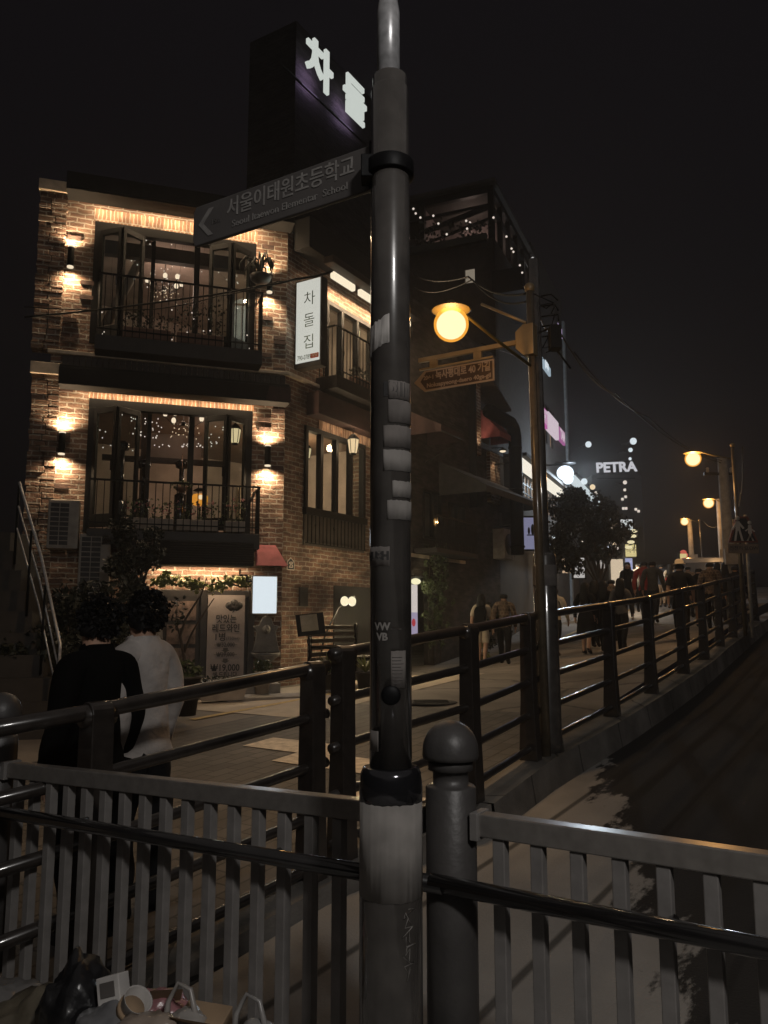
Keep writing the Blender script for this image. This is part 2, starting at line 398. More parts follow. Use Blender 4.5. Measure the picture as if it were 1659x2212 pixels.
def paver():
    m = mat('street_pavers', (.10, .092, .085), .8, var=.3, scale=1.2)
    n = m.node_tree; L = n.links; b = n.nodes['Principled BSDF']
    uv = n.nodes.new('ShaderNodeTexCoord'); mp = n.nodes.new('ShaderNodeMapping'); mp.inputs['Rotation'].default_value = (0, 0, R(-59))
    L.new(uv.outputs['Object'], mp.inputs[0])
    br = n.nodes.new('ShaderNodeTexBrick'); br.inputs['Scale'].default_value = 1; br.inputs['Brick Width'].default_value = .3; br.inputs['Row Height'].default_value = .15
    br.inputs['Mortar Size'].default_value = .008
    br.inputs['Color1'].default_value = (1, 1, 1, 1); br.inputs['Color2'].default_value = (.72, .72, .72, 1); br.inputs['Mortar'].default_value = (.35, .35, .35, 1)
    L.new(mp.outputs[0], br.inputs['Vector'])
    mx = n.nodes.new('ShaderNodeMix'); mx.data_type = 'RGBA'; mx.blend_type = 'MULTIPLY'; mx.inputs[0].default_value = 1
    src = b.inputs['Base Color'].links[0].from_socket
    L.new(src, mx.inputs[6]); L.new(br.outputs['Color'], mx.inputs[7]); L.new(mx.outputs[2], b.inputs['Base Color'])
    bp = n.nodes.new('ShaderNodeBump'); bp.inputs['Strength'].default_value = .4; bp.inputs['Distance'].default_value = .008; bp.invert = True
    L.new(br.outputs['Fac'], bp.inputs['Height']); L.new(bp.outputs[0], b.inputs['Normal'])
    return m
M['paver'] = paver()
def road_mat():
    m = mat('worn_road', (.19, .167, .145), .8, var=.4, scale=.8, bump=.3, bscale=60)
    n = m.node_tree; L = n.links; b = n.nodes['Principled BSDF']; t = n.nodes.new('ShaderNodeTexCoord')
    vo = n.nodes.new('ShaderNodeTexVoronoi'); vo.feature = 'DISTANCE_TO_EDGE'; vo.inputs['Scale'].default_value = .42; vo.inputs['Randomness'].default_value = 1
    nz = n.nodes.new('ShaderNodeTexNoise'); nz.inputs['Scale'].default_value = 2.5; nz.inputs['Detail'].default_value = 5
    ad = n.nodes.new('ShaderNodeMix'); ad.data_type = 'RGBA'; ad.inputs[0].default_value = .25
    L.new(t.outputs['Object'], nz.inputs['Vector']); L.new(t.outputs['Object'], ad.inputs[6]); L.new(nz.outputs['Color'], ad.inputs[7]); L.new(ad.outputs[2], vo.inputs['Vector'])
    mr = n.nodes.new('ShaderNodeMapRange'); mr.inputs[1].default_value = .004; mr.inputs[2].default_value = .014; mr.inputs[3].default_value = .35; mr.inputs[4].default_value = 1
    L.new(vo.outputs['Distance'], mr.inputs[0])
    v2 = n.nodes.new('ShaderNodeTexVoronoi'); v2.inputs['Scale'].default_value = .30; L.new(t.outputs['Object'], v2.inputs['Vector'])
    bw = n.nodes.new('ShaderNodeRGBToBW'); L.new(v2.outputs['Color'], bw.inputs[0])
    m3 = n.nodes.new('ShaderNodeMapRange'); m3.inputs[3].default_value = .72; m3.inputs[4].default_value = 1.15; L.new(bw.outputs[0], m3.inputs[0])
    mu = n.nodes.new('ShaderNodeMath'); mu.operation = 'MULTIPLY'; L.new(mr.outputs[0], mu.inputs[0]); L.new(m3.outputs[0], mu.inputs[1])
    mx = n.nodes.new('ShaderNodeMix'); mx.data_type = 'RGBA'; mx.blend_type = 'MULTIPLY'; mx.inputs[0].default_value = 1
    L.new(b.inputs['Base Color'].links[0].from_socket, mx.inputs[6]); L.new(mu.outputs[0], mx.inputs[7]); L.new(mx.outputs[2], b.inputs['Base Color'])
    return m
M['road'] = road_mat()
M['tan_apron'] = mat('tan_apron', (.40, .34, .27), .85, var=.15, scale=3, bump=.15)
M['white_line'] = mat('road_paint', (.52, .46, .38), .8, var=.3, scale=14)
M['yellow_line'] = mat('yellow_road_paint', (.46, .33, .13), .8, var=.3, scale=14)
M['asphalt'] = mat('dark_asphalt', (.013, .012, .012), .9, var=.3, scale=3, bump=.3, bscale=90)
def deck_mat():
    m = mat('two_tone_concrete', (.27, .258, .24), .9, var=.12, scale=2.2, bump=.25, bscale=70)
    n = m.node_tree; L = n.links; b = n.nodes['Principled BSDF']
    t = n.nodes.new('ShaderNodeTexCoord'); mp = n.nodes.new('ShaderNodeMapping'); mp.inputs['Rotation'].default_value = (0, 0, R(-56.5))
    L.new(t.outputs['Object'], mp.inputs[0])
    sx = n.nodes.new('ShaderNodeSeparateXYZ'); L.new(mp.outputs[0], sx.inputs[0])
    # board joints along the kerb, and a near-black area with a ragged edge on the outer side
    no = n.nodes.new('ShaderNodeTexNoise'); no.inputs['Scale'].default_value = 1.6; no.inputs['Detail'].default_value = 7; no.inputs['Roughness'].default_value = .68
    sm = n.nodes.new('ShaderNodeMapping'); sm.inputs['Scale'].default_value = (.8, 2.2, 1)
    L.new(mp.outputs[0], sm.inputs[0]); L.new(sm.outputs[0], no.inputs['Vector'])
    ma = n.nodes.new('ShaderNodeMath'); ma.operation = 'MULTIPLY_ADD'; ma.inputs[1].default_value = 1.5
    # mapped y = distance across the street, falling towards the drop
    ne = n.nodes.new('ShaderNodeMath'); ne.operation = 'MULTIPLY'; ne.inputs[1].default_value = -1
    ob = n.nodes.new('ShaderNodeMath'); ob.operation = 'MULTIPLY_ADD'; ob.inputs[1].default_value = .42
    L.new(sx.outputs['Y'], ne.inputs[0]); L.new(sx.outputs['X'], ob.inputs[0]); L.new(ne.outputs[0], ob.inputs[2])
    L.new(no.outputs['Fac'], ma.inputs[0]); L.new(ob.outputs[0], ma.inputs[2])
    th = n.nodes.new('ShaderNodeMapRange'); th.inputs[1].default_value = DARK_FROM; th.inputs[2].default_value = DARK_FROM+.09
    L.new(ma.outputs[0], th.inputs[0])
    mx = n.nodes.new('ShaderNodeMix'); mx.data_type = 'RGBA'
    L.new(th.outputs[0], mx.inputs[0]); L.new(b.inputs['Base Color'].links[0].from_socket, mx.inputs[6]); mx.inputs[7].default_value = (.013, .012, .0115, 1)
    wv = n.nodes.new('ShaderNodeMath'); wv.operation = 'PINGPONG'; wv.inputs[1].default_value = .39
    L.new(sx.outputs['Y'], wv.inputs[0])
    jt = n.nodes.new('ShaderNodeMapRange'); jt.inputs[1].default_value = .012; jt.inputs[2].default_value = .03; jt.inputs[3].default_value = .28; jt.inputs[4].default_value = 1
    L.new(wv.outputs[0], jt.inputs[0])
    m2 = n.nodes.new('ShaderNodeMix'); m2.data_type = 'RGBA'; m2.blend_type = 'MULTIPLY'; m2.inputs[0].default_value = 1
    L.new(mx.outputs[2], m2.inputs[6]); L.new(jt.outputs[0], m2.inputs[7]); L.new(m2.outputs[2], b.inputs['Base Color'])
    return m
DARK_FROM = 1.28
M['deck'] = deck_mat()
M['kerb_stone'] = brick('kerb_stone', (.22, .205, .185), (.19, .175, .16), (.07, .065, .06), bw=1.0, rh=3.0, ms=.012, bump=.3, dark=.45)
# ------------------------------------------------------------------ setting
sheet('road', -10, 75, -9.0, -2.95, .5, M['road'])
sheet('paved_area', -4, 9.6, -6.8, -2.96, .4, M['paver'], dz=.004)
sheet('pavement', 8.2, 14.0, -8.7, -6.2, .4, M['tan_apron'], dz=.008)
sheet('forecourt', -10, 75, -26, -9.0, 1.0, M['road'])
def deckz(x, y):
    s, n = sn(x, y); return interp(s, [(1, -.03), (5.4, .13), (10.7, .42), (18.5, 1.0), (27, 1.75), (45, 3.0)])
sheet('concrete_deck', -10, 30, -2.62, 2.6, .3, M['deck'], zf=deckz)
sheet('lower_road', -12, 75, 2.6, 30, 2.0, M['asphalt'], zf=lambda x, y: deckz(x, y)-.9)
# painted marks
def stripe(name, s0, s1, n0, n1, m):
    sheet(name, s0, s1, n0, n1, .25, m, dz=.012)
stripe('road_marking', 7.5, 30, -7.35, -7.23, M['yellow_line'])
for i, (s, n) in enumerate([(6.1, -4.9), (6.5, -5.6), (5.2, -3.7)]):
    stripe('road_marking', s, s+.5, n, n+1.0, M['white_line'])
p = aty(932, 1523, 11.3); p.z = G(p.x, p.y)
mh = thing('road_disc', 'dark round manhole cover in the lamplit road', 'manhole', tuple(p))
m = MB(); m.lathe([(.36, .004), (.36, .016), (.34, .018), (.01, .019)], p, 28); m.build('rim', M['asphalt'], mh)  # near-black ribbed disc laid on the road
m = MB()
for k in range(7): m.box(p.x-.24, p.x+.24, p.y-.24+k*.075, p.y-.215+k*.075, p.z+.019, p.z+.023)
m.build('tread', M['asphalt'], mh)
# kerb under the railing
KERB = [(-2.6, 1.4, 0.02), (-1.26, 3.6, .03), (-.33, 4.85, .19), (.62, 5.9, .33), (1.245, 7.0, .43), (2.48, 8.9, .57), (3.41, 10.4, .68), (4.42, 12.0, .83), (5.37, 13.6, .95), (6.31, 15.2, 1.12), (7.26, 16.8, 1.25), (8.22, 18.4, 1.42), (9.6, 20.6, 1.62), (12, 24.4, 1.95)]
mb = MB()
for (a, b) in zip(KERB, KERB[1:]):
    p = Vector(a); q = Vector(b); d = (q-p); nn = Vector((d.y, -d.x, 0)).normalized()
    vs = []
    for e in (p, q):
        vs += [e - nn*.17 + Vector((0,0,-.9)), e - nn*.17, e + nn*.17, e + nn*.30 + Vector((0,0,-.9))]
    mb.add(vs, [(1, 2, 6, 5), (0, 1, 5, 4), (2, 3, 7, 6)])
struct(mb.build('kerb', M['kerb_stone']))

# ------------------------------------------------------------------ street railing with flat posts and five pipes
POSTS = [(-1.26, 3.6, 1.256), (-.41, 4.7, 1.375), (-.25, 4.98, 1.455), (.62, 5.9, 1.585), (1.245, 7.0, 1.675), (2.48, 8.9, 1.82), (3.41, 10.4, 1.93), (4.42, 12.0, 2.09),
         (5.37, 13.6, 2.22), (6.31, 15.2, 2.37), (7.26, 16.8, 2.51), (8.22, 18.4, 2.67), (9.2, 19.95, 2.86)]
def railing(name, idx, label, lead=None):
    x, y, z = POSTS[idx[0]]
    t = thing(name, label, 'railing', (x, y, z-1.25))
    pts = [Vector(POSTS[i]) for i in idx]
    d0 = (pts[-1]-pts[0]).normalized()
    for i, p in enumerate(pts):
        d = (pts[min(i+1, len(pts)-1)]-pts[max(i-1, 0)]); d.z = 0; d.normalize()
        T = Matrix(((d.x, -d.y, 0, p.x), (d.y, d.x, 0, p.y), (0, 0, 1, p.z-1.28), (0, 0, 0, 1)))
        m = MB(T)
        # a flat tapered plate across the rail, rounded over the top pipe
        prof = [(-.085, 0), (.085, 0), (.06, .55), (.052, 1.22)] + [(.052*cos(a), 1.22+.052*sin(a)) for a in [k*pi/8 for k in range(1, 8)]] + [(-.052, 1.22), (-.06, .55)]
        wd = .055
        m.prism([(y_, z_) for y_, z_ in prof], -wd, wd, Matrix.Rotation(pi/2, 4, 'Z'))
        m.box(-.10, .10, -.10, .10, 0, .02)
        po = m.build('post', M['rail_brown'], t, .006)
        c = MB(T); c.tube([(-.075, 0, 1.21), (.075, 0, 1.21)], .047, 14)
        c.build('rail_collar', M['rail_brown'], po)
    for k in range(5):
        dz = -.05-.275*k; r = .036 if k == 0 else .029
        path = [p+Vector((0,0,dz)) for p in pts]
        if lead: path = [Vector(lead)+Vector((0,0,dz))]+path
        elif idx[0] >= 2: path = [path[0]-d0*.12]+path
        if idx[-1] == 1: path = path+[path[-1]+d0*.12]
        m = MB(); m.tube(path, r, 12); m.build('rail', M['rail_brown'], t)
    return t
railing('street_railing', [0, 1], 'near brown railing section with two flat posts in front of the standing couple', lead=(-1.75, 2.98, 1.20))
railing('street_railing', [2, 3, 4, 5, 6, 7, 8, 9, 10, 11, 12], 'long brown pipe railing curving uphill beside the walking crowd')

# ------------------------------------------------------------------ picket fence and bollards in the foreground
BL = Vector((-1.68, 3.60, 0)); BR = Vector((.195, 2.42, 0)); BE = Vector((2.07, 1.24, 0))
def bollard(loc, top, label):
    t = thing('bollard', label, 'bollard', tuple(loc), 0, 'grey bollards carrying the picket fence')
    r = .0735
    m = MB(); m.lathe([(r, 0), (r, top-.19), (r-.006, top-.184), (.052, top-.183), (.052, top-.142), (.066, top-.140), (.066, top-.118), (.062, top-.112)], loc, 32)
    m.build('shaft', M['bollard'], t)
    m = MB(); m.lathe([(.060, top-.112), (.080, top-.110), (.083, top-.098)]+[(.082*cos(a), top-.085+.085*sin(a)) for a in [k*pi/18 for k in range(0, 9)]]+[(.004, top)], loc, 32)
    m.build('dome_cap', M['bollard'], t)
bollard(BL, 1.285, 'grey domed bollard at the left end of the picket fence')
bollard(BR, 1.308, 'dark grey domed bollard close behind the stickered pole')
def picket(p, q, z0, z1, label, inset=.08):
    d = (q-p).normalized(); L = (q-p).length
    T = Matrix(((d.x, -d.y, 0, p.x), (d.y, d.x, 0, p.y), (0, 0, 1, 0), (0, 0, 0, 1)))
    t = thing('picket_fence', label, 'fence', tuple(p))
    sl = (z1-z0)/L
    m = MB(T); m.bar((inset, 0, z0-.03), (L-inset, 0, z0-.03+sl*L), .052, .062); m.build('top_rail', M['fence_top'], t, .004)
    m = MB(T); m.bar((inset, 0, .12), (L-inset, 0, .12), .04, .04); m.build('bottom_rail', M['fence_grey'], t, .003)
    m = MB(T); m.tube([(-.02, -.085, z0-.185), (L+.02, -.085, z0-.185+sl*L)], .0245, 16); m.build('handrail_pipe', M['fence_black'], t)
    n = int((L-2*inset-.06)/.111)
    for k in range(n+1):
        x = inset+.075+k*.111
        m = MB(T); m.box(x-.018, x+.018, -.018, .018, .14, z0-.062+sl*x); m.build('slat', M['fence_grey'], t, .003)
    for x in (inset+.01, L-inset-.01):
        m = MB(T); m.box(x-.012, x+.012, -.04, .04, z0-.07+sl*x, z0+.004+sl*x); m.build('rail_bracket', M['fence_grey'], t, .002)
    for x in (L*.28, L*.72):
        m = MB(T); m.tube([(x, -.01, z0-.185+sl*x), (x, -.085, z0-.185+sl*x)], .012, 8); m.build('pipe_bracket', M['fence_black'], t)
picket(BL, BR, .995, 1.055, 'left run of grey metal picket fence, above the rubbish bags')
picket(BR, BE, 1.058, 1.055, 'right run of grey metal picket fence with orange glints along its top rail')

# ------------------------------------------------------------------ stickered sign pole
PX, PY = .018, 2.19
pole = thing('sign_pole', 'dark metal sign pole covered in stickers and pasted paper', 'sign pole', (PX, PY, 0))
c = (PX, PY, 0)
m = MB(); m.lathe([(.082, 0), (.082, 1.12), (.079, 1.13)], c, 40); m.build('base_sleeve', M['pole'], pole)
m = MB(); m.lathe([(.083, 1.125), (.084, 1.16), (.080, 1.20), (.074, 1.215), (.060, 1.218)], c, 40); m.build('sleeve_collar', M['chrome'], pole)
m = MB(); m.lathe([(.0565, 1.21), (.0565, 3.16), (.050, 3.17)], c, 40); m.build('shaft', M['pole'], pole)
m = MB(); m.lathe([(.050, 2.93), (.052, 2.935), (.052, 3.20), (.050, 3.205)], (PX, PY, 0), 40)
m.build('upper_bracket', M['pole'], pole, .004)
m = MB(); m.lathe([(.057, 2.885), (.070, 2.887), (.070, 2.93), (.057, 2.932)], c, 40); m.box(PX-.085, PX-.05, PY-.03, PY+.03, 2.875, 2.945); m.build('clamp_ring', M['black_metal'], pole, .003)
m = MB(); m.lathe([(.034, 3.16), (.034, 3.42), (.022, 3.50), (.022, 4.5), (.01, 4.505)], (PX-.005, PY, 0), 24); m.build('mast', M['galvanised'], pole)
def wrap(name, m, a0, a1, z0, z1, r=.0575, skew=0.0, ragged=.0012, label=None, seed=1):
    rn = random.Random(seed); b = MB(); n = max(6, int(abs(a1-a0)/.09)); vs = []
    for k in range(n+1):
        a = a0+(a1-a0)*k/n
        for z, e in ((z0, 1), (z1, 1)):
            zz = z+skew*(k/n-.5)+rn.uniform(-ragged, ragged)
            vs.append((PX+r*sin(a), PY-r*cos(a), zz))
    b.smooth = True
    b.add(vs, [(2*k, 2*k+2, 2*k+3, 2*k+1) for k in range(n)])
    o = b.build(name, m, pole)
    so = o.modifiers.new('thickness', 'SOLIDIFY'); so.thickness = .0008; so.offset = 1
    if label: o['label'] = label
    return o
def zpole(py): return CAMZ + ray(842, py).z*(PY-.056)/ray(842, py).y
def zs(a, b): return zpole(b), zpole(a)
wrap('torn_paper', M['paper'], -1.6, -.05, *zs(692, 752), seed=3, ragged=.004, skew=.035, label='torn white paper flap')
def wraptext(body, size, z, a0, m, r=.0584, name='lettering', bold=.0):
    cu = bpy.data.curves.new('t', 'FONT'); cu.body = body; cu.size = size; cu.align_x = 'CENTER'; cu.align_y = 'CENTER'; cu.resolution_u = 3; cu.offset = bold
    o = bpy.data.objects.new('t', cu); scn.collection.objects.link(o)
    me = bpy.data.meshes.new_from_object(o.evaluated_get(bpy.context.evaluated_depsgraph_get())); bpy.data.objects.remove(o)
    b = MB(); b.add([(PX+r*sin(a0+v.co.x/r), PY-r*cos(a0+v.co.x/r), z+v.co.y) for v in me.vertices], [tuple(p.vertices) for p in me.polygons])
    return b.build(name, m, pole)
wrap('sticker', M['paper_dim'], -.1, 1.2, *zs(822, 861), seed=5, label='sticker with big block letters')
wraptext('DIH', .052, sum(zs(822, 861))/2, .42, M['ink'], bold=.003)
wrap('pasted_paper', M['paper_dim'], -.12, 1.35, *zs(863, 912), seed=6)
wrap('pasted_paper', M['paper_dim'], -.35, 1.4, *zs(918, 965), seed=7)
wrap('pasted_paper', M['paper_grey'], -.36, 1.4, *zs(971, 1016), seed=8, label='clean pale paper')
wrap('pasted_paper', M['paper_grey'], .08, 1.4, *zs(1038, 1073), seed=9)
wrap('pasted_paper', M['paper_grey'], -.17, 1.4, *zs(1080, 1122), seed=10)
wrap('sticker', M['paper_dim'], -1.3, -.05, *zs(1180, 1222), seed=11, label='creased sticker with smudged print')
wraptext('HUSH', .030, sum(zs(1190, 1212))/2, -.75, M['ink'], bold=.002)
wraptext('VW\nVB', .027, zpole(1365), -.42, M['paper_grey'], bold=.0012)
wraptext('ϟ', .035, zpole(1372), .25, M['paper_dim'], bold=.001)
wrap('pasted_notice', M['paper_dim'], .0, .75, *zs(1406, 1486), seed=12, label='faded typed notice')
for k in range(9):
    wrap('print_line', M['ink_soft'], .06, .45+.25*random.random(), zpole(1420+k*7)-.001, zpole(1420+k*7)+.001, r=.0582, ragged=0)
wrap('round_sticker', M['paper_dim'], -1.2, -.6, *zs(1580, 1625), seed=13)
m = MB(); m.sphere((PX, PY-.055, zpole(1502)), .026, 16, 10, (1, .35, 1)); m.build('rubber_plug', M['black_metal'], pole)
def zsl(py): return CAMZ + ray(842, py).z*(PY-.082)/ray(842, py).y
wrap('pasted_paper', M['paper_grey'], -1.35, 1.35, zsl(1953), zsl(1742), r=.0832, seed=15, ragged=.0015, label='large faded poster wrapped round the foot')
wraptext('▼', .10, zsl(1800), -.1, mat('ink_blue', (.06, .065, .085), .8), r=.0842)
# scratched tag on the foot
rn = random.Random(4); b = MB(); p = Vector((.5, zsl(1975), 0)); pts = []
for k in range(26):
    a = .55+.28*sin(k*1.9)*(.6+.4*sin(k)); z = zsl(1968)-k*.0062+.012*sin(k*2.7)
    pts.append((PX+.0826*sin(a), PY-.0826*cos(a), z))
b.tube(pts, .0012, 5); b.build('scratched_tag', M['paper_grey'], pole)

# school direction sign on the pole: a blade pointing left
SD = Frame((PX, PY), 121)          # x runs towards the camera side, the blade lies at negative x
sch = thing('direction_sign', 'dark blade sign on the pole reading Seoul Itaewon Elementary School', 'sign', (PX, PY, 2.7))
xl, zt = SD(422, 450); xr, zt2 = SD(795, 320); xb, zb = SD(424, 537)
zt = (zt+zt2)/2; zb2 = SD(797, 412)[1]; zb = (zb+zb2)/2
tip = .055
m = MB(SD); m.prism([(-.055, zb), (-.055, zt), (xl+tip*.2, zt), (xl, zt-.02), (xl, zb+.02), (xl+tip*.2, zb)], -.008, .008); m.build('panel', M['sign_back'], sch, .004)
m = MB(SD); m.box(-.06, -.045, -.02, .02, zb-.005, zt+.005); m.build('mount', M['black_metal'], sch)
h = zt-zb; zm = (zt+zb)/2
text('lettering', '서울이태원초등학교', h*.50, M['sign_letter'], sch, SD, (xl-.055)/2+.045, zm+h*.15, -.0095, bold=.0006, sx=.86)
text('lettering', 'Seoul Itaewon Elementar  School', h*.235, M['sign_letter'], sch, SD, (xl-.055)/2+.045, zm-h*.25, -.0095, sx=1.02)
text('lettering', '15m', h*.17, M['sign_back'], sch, SD, xl+.105, zm-.005, -.0095)
m = MB(SD); ax = xl+.028
m.prism([(ax, zm), (ax+.045, zm+h*.34), (ax+.066, zm+h*.34), (ax+.021, zm), (ax+.066, zm-h*.34), (ax+.045, zm-h*.34)], -.0105, -.0082); m.build('arrow', M['sign_letter'], sch)

# ------------------------------------------------------------------ near street lamp with the road-name sign
def street_lamp(base, top, yaw, label, lit, sign=False, sleeve=True, reach=.80, gr=.15):
    bx, by, bz = base
    t = thing('street_lamp', label, 'street lamp', base, 0, 'sodium lamps along the railing')
    ad = Vector((-cos(yaw), sin(yaw), 0))
    lean = Vector((-.04, 0, 0))
    P0 = Vector(base); P1 = Vector((bx, by, top))+lean
    m = MB(); m.tube([P0, P1], [.043, .034], 20); m.build('pole', M['lamp_pole'], t)
    if sleeve:
        m = MB(); q = P0+(P1-P0)*.36; m.tube([P0, P0+Vector((0,0,.25)), q, q+Vector((-.001,0,.03))], [.10, .078, .076, .05], 20); m.build('base_sleeve', M['pole'], t)
    m = MB(); m.sphere(P1, .05, 12, 8); m.build('finial', M['lamp_paint'], t)
    gz = lit
    gc = P0+(P1-P0)*((gz-bz)/(top-bz))+ad*reach; gc.z = gz
    a0 = P0+(P1-P0)*((gz-.10-bz)/(top-bz))
    m = MB(); m.tube([a0, a0+ad*reach*.5+Vector((0,0,.13)), a0+ad*(reach-.12)+Vector((0,0,.25)), gc+Vector((0,0,.18))], .014, 10); m.build('arm', M['lamp_cap'], t)
    m = MB(); m.lathe([(.03, .20), (.06, .165), (gr*1.15, .135), (gr*1.32, .122), (gr*1.22, .119), (.05, .115)], gc, 28); m.build('cap', M['lamp_cap'], t)
    m = MB(); m.sphere(gc, gr*1.14, 28, 18); g = m.build('halo_shell', M['globe_halo'], t)  # amber shell added to imitate the orange glare ring round the globe
    m = MB(); m.sphere(gc-Vector((0, 0, gr*.04)), gr*.96, 24, 16, (1, 1, .96)); m.build('inner_globe', M['globe_sodium'], g)
    lamp('sodium_glow', 'POINT', tuple(gc), LAMPW*(.06 if sign else .40), SODIUM, .05)
    lamp('sodium_lamp', 'SPOT', tuple(gc), LAMPW, (1.0, .64, .33), .05, aim=tuple(gc+Vector((-1.5, .9, -3))), spot=R(106)).data.spot_blend = 1.0
    return t, P0, P1, ad
LAMPW = 1350
M['globe_halo'] = globe('lit_amber_halo', (1.0, .42, .05), 1.25, .5)
M['globe_sodium'] = globe('lit_sodium_globe', (1.0, .90, .66), 1.9, .35)
lp, LP0, LP1, LAD = street_lamp((1.40, 7.12, .43), aty(1135, 620, 7.1).z, R(-45), 'near sodium street lamp with the brown road-name sign hanging from it', aty(988, 700, 6.3).z, True, False, 1.15, .126)
# road-name sign on a bar
SB = Frame((1.345, 7.10), 121)
rs = thing('road_name_sign', 'brown arrow sign hung from a bar on the near street lamp, reading Noksapyeong-daero 40ga-gil', 'sign', (1.345, 7.10, 3.2))
xb0, zb0 = SB(1110, 741); xb1, zb1 = SB(905, 780); zbar = (zb0+zb1)/2
m = MB(SB); m.box(xb1, -.10, -.02, .02, zbar-.022, zbar+.022); m.build('bar', M['lamp_paint'], rs, .004)
m = MB(SB); m.prism([(-.12, zbar-.075), (-.12, zbar+.085), (-.045, zbar+.145), (.055, zbar+.145), (.055, zbar-.15), (-.045, zbar-.15)], -.055, .055); m.build('clamp', M['lamp_paint'], rs, .006)
xl, _ = SB(895, 815); xr, zr = SB(1068, 775); _, zlb = SB(1068, 822)
_, za = SB(900, 806); _, zb_ = SB(906, 844)
ztop = zr; zbot = zlb; xq = SB(912, 812)[0]; zmid = (ztop+zbot)/2
poly = [(xr, zbot), (xr, ztop), (xq+.03, ztop), (xl, zmid), (xq+.03, zbot)]
m = MB(SB); m.prism(poly, -.008, .008); m.build('border', M['sign_cream'], rs)
def inset(poly, d, cx, cz, fx, fz): return [(cx+(x-cx)*fx, cz+(z-cz)*fz) for x, z in poly]
poly2 = [(xr-.018, zbot+.018), (xr-.018, ztop-.018), (xq+.05, ztop-.018), (xl+.075, zmid), (xq+.05, zbot+.018)]
m = MB(SB); m.prism(poly2, -.0105, .0105); m.build('panel', M['brown_sign'], rs)
hh = ztop-zbot
Wp = xr-xl
text('lettering', '녹사평대로 40 가길', hh*.46, M['sign_cream'], rs, SB, xl+Wp*.62, zmid+hh*.17, -.012, bold=.003, fitw=Wp*.67)
text('lettering', 'Noksapyeong-daero 40ga-gil', hh*.28, M['sign_cream'], rs, SB, xl+Wp*.565, zmid-hh*.24, -.012, bold=.0015, fitw=Wp*.79)
text('lettering', '20←1', hh*.27, M['sign_cream'], rs, SB, xl+Wp*.195, zmid+.03, -.012, bold=.0015, fitw=Wp*.125)
m = MB(SB); m.box(xl+.06, xr-.01, -.012, .012, ztop+.012, ztop+.03); m.build('hanger_bar', M['lamp_paint'], rs)
for hx in (xl+.22, xr-.17):
    m = MB(SB); m.box(hx-.04, hx+.04, -.016, .016, ztop+.03, zbar-.022); m.build('hanger', M['lamp_paint'], rs)
# ------------------------------------------------------------------ brick restaurant on the corner
def wall(mb, x0, x1, z0, z1, holes, T=.28, back=True):
    """a wall from x0 to x1 with rectangular openings, outer face at y = 0"""
    xs = sorted(set([x0, x1]+[h[0] for h in holes]+[h[1] for h in holes])); zs_ = sorted(set([z0, z1]+[h[2] for h in holes]+[h[3] for h in holes]))
    def op(a, b, c, d): return any(h[0] <= a+1e-6 and b <= h[1]+1e-6 and h[2] <= c+1e-6 and d <= h[3]+1e-6 for h in holes)
    for a, b in zip(xs, xs[1:]):
        for c, d in zip(zs_, zs_[1:]):
            if op(a, b, c, d): continue
            mb.add([(a,0,c),(b,0,c),(b,0,d),(a,0,d)], [(0,1,2,3)])
            if back: mb.add([(a,T,c),(b,T,c),(b,T,d),(a,T,d)], [(3,2,1,0)])
    for h in holes:
        a, b, c, d = h
        mb.add([(a,0,c),(b,0,c),(b,T,c),(a,T,c)], [(0,3,2,1)][::-1]); mb.add([(a,0,d),(b,0,d),(b,T,d),(a,T,d)], [(0,1,2,3)])
        mb.add([(a,0,c),(a,T,c),(a,T,d),(a,0,d)], [(0,3,2,1)]); mb.add([(b,0,c),(b,T,c),(b,T,d),(b,0,d)], [(0,1,2,3)])
    mb.add([(x0,0,z0),(x0,T,z0),(x0,T,z1),(x0,0,z1)], [(0,1,2,3)]); mb.add([(x1,0,z0),(x1,T,z0),(x1,T,z1),(x1,0,z1)], [(3,2,1,0)])
    return mb
rest = thing('brick_restaurant', 'three-storey brick corner restaurant with lit folding windows and fairy lights inside', 'building', (-1.831, 14.4, .45))
UP = (-3.45, -.60, 6.36, 8.60); LO = (-3.40, -.60, 3.08, 5.38); GR = (-2.6, -.55, .2, 2.12)
SW = (.60, 2.72, 3.0, 5.30); SU = (1.25, 3.55, 6.30, 8.05)
m = MB(FA); wall(m, -4.05, 0, -.3, 9.0, [UP, LO, GR])
rn = random.Random(77); m.cur = 1
for k in range(46):       # burnt bricks standing a little proud
    left = k % 2; x = (-3.9+rn.randint(0, 1)*.25) if left else (-.50+rn.randint(0, 1)*.25); z = .088*rn.randint(8, 100)+.008
    m.box(x+.012, x+.23, -.022-.02*rn.random(), .01, z, z+.074)
m.build('front_wall', [M['brick'], M['burnt_brick']], rest)
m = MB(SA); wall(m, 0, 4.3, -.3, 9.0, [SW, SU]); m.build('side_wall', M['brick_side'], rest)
# pilasters of rough stone at the left edge, in two storeys
rn = random.Random(2)
for z0, z1, xa, xb in ((6.16, 9.0, -4.34, -3.92), (.1, 5.72, -4.30, -3.88)):
    m = MB(FA); z = z0
    while z < z1-.01:
        h = min(rn.uniform(.085, .13), z1-z); e = rn.uniform(-.03, .03)
        k = rn.uniform(.35, .65)
        m.box(xa-abs(e), xa+(xb-xa)*k-.006, -.07+rn.uniform(-.02, .015), .2, z+.004, z+h-.004); m.box(xa+(xb-xa)*k+.006, xb+(e if z > z1-.45 else 0)*.5, -.07+rn.uniform(-.02, .015), .2, z+.004, z+h-.004); z += h
    m.build('quoin', M['brick'], rest, .006)
    m = MB(FA); m.box(xa-.05, xb+.02, -.12, .2, z1, z1+.20); m.build('pilaster_cap', M['stone'], rest, .01)
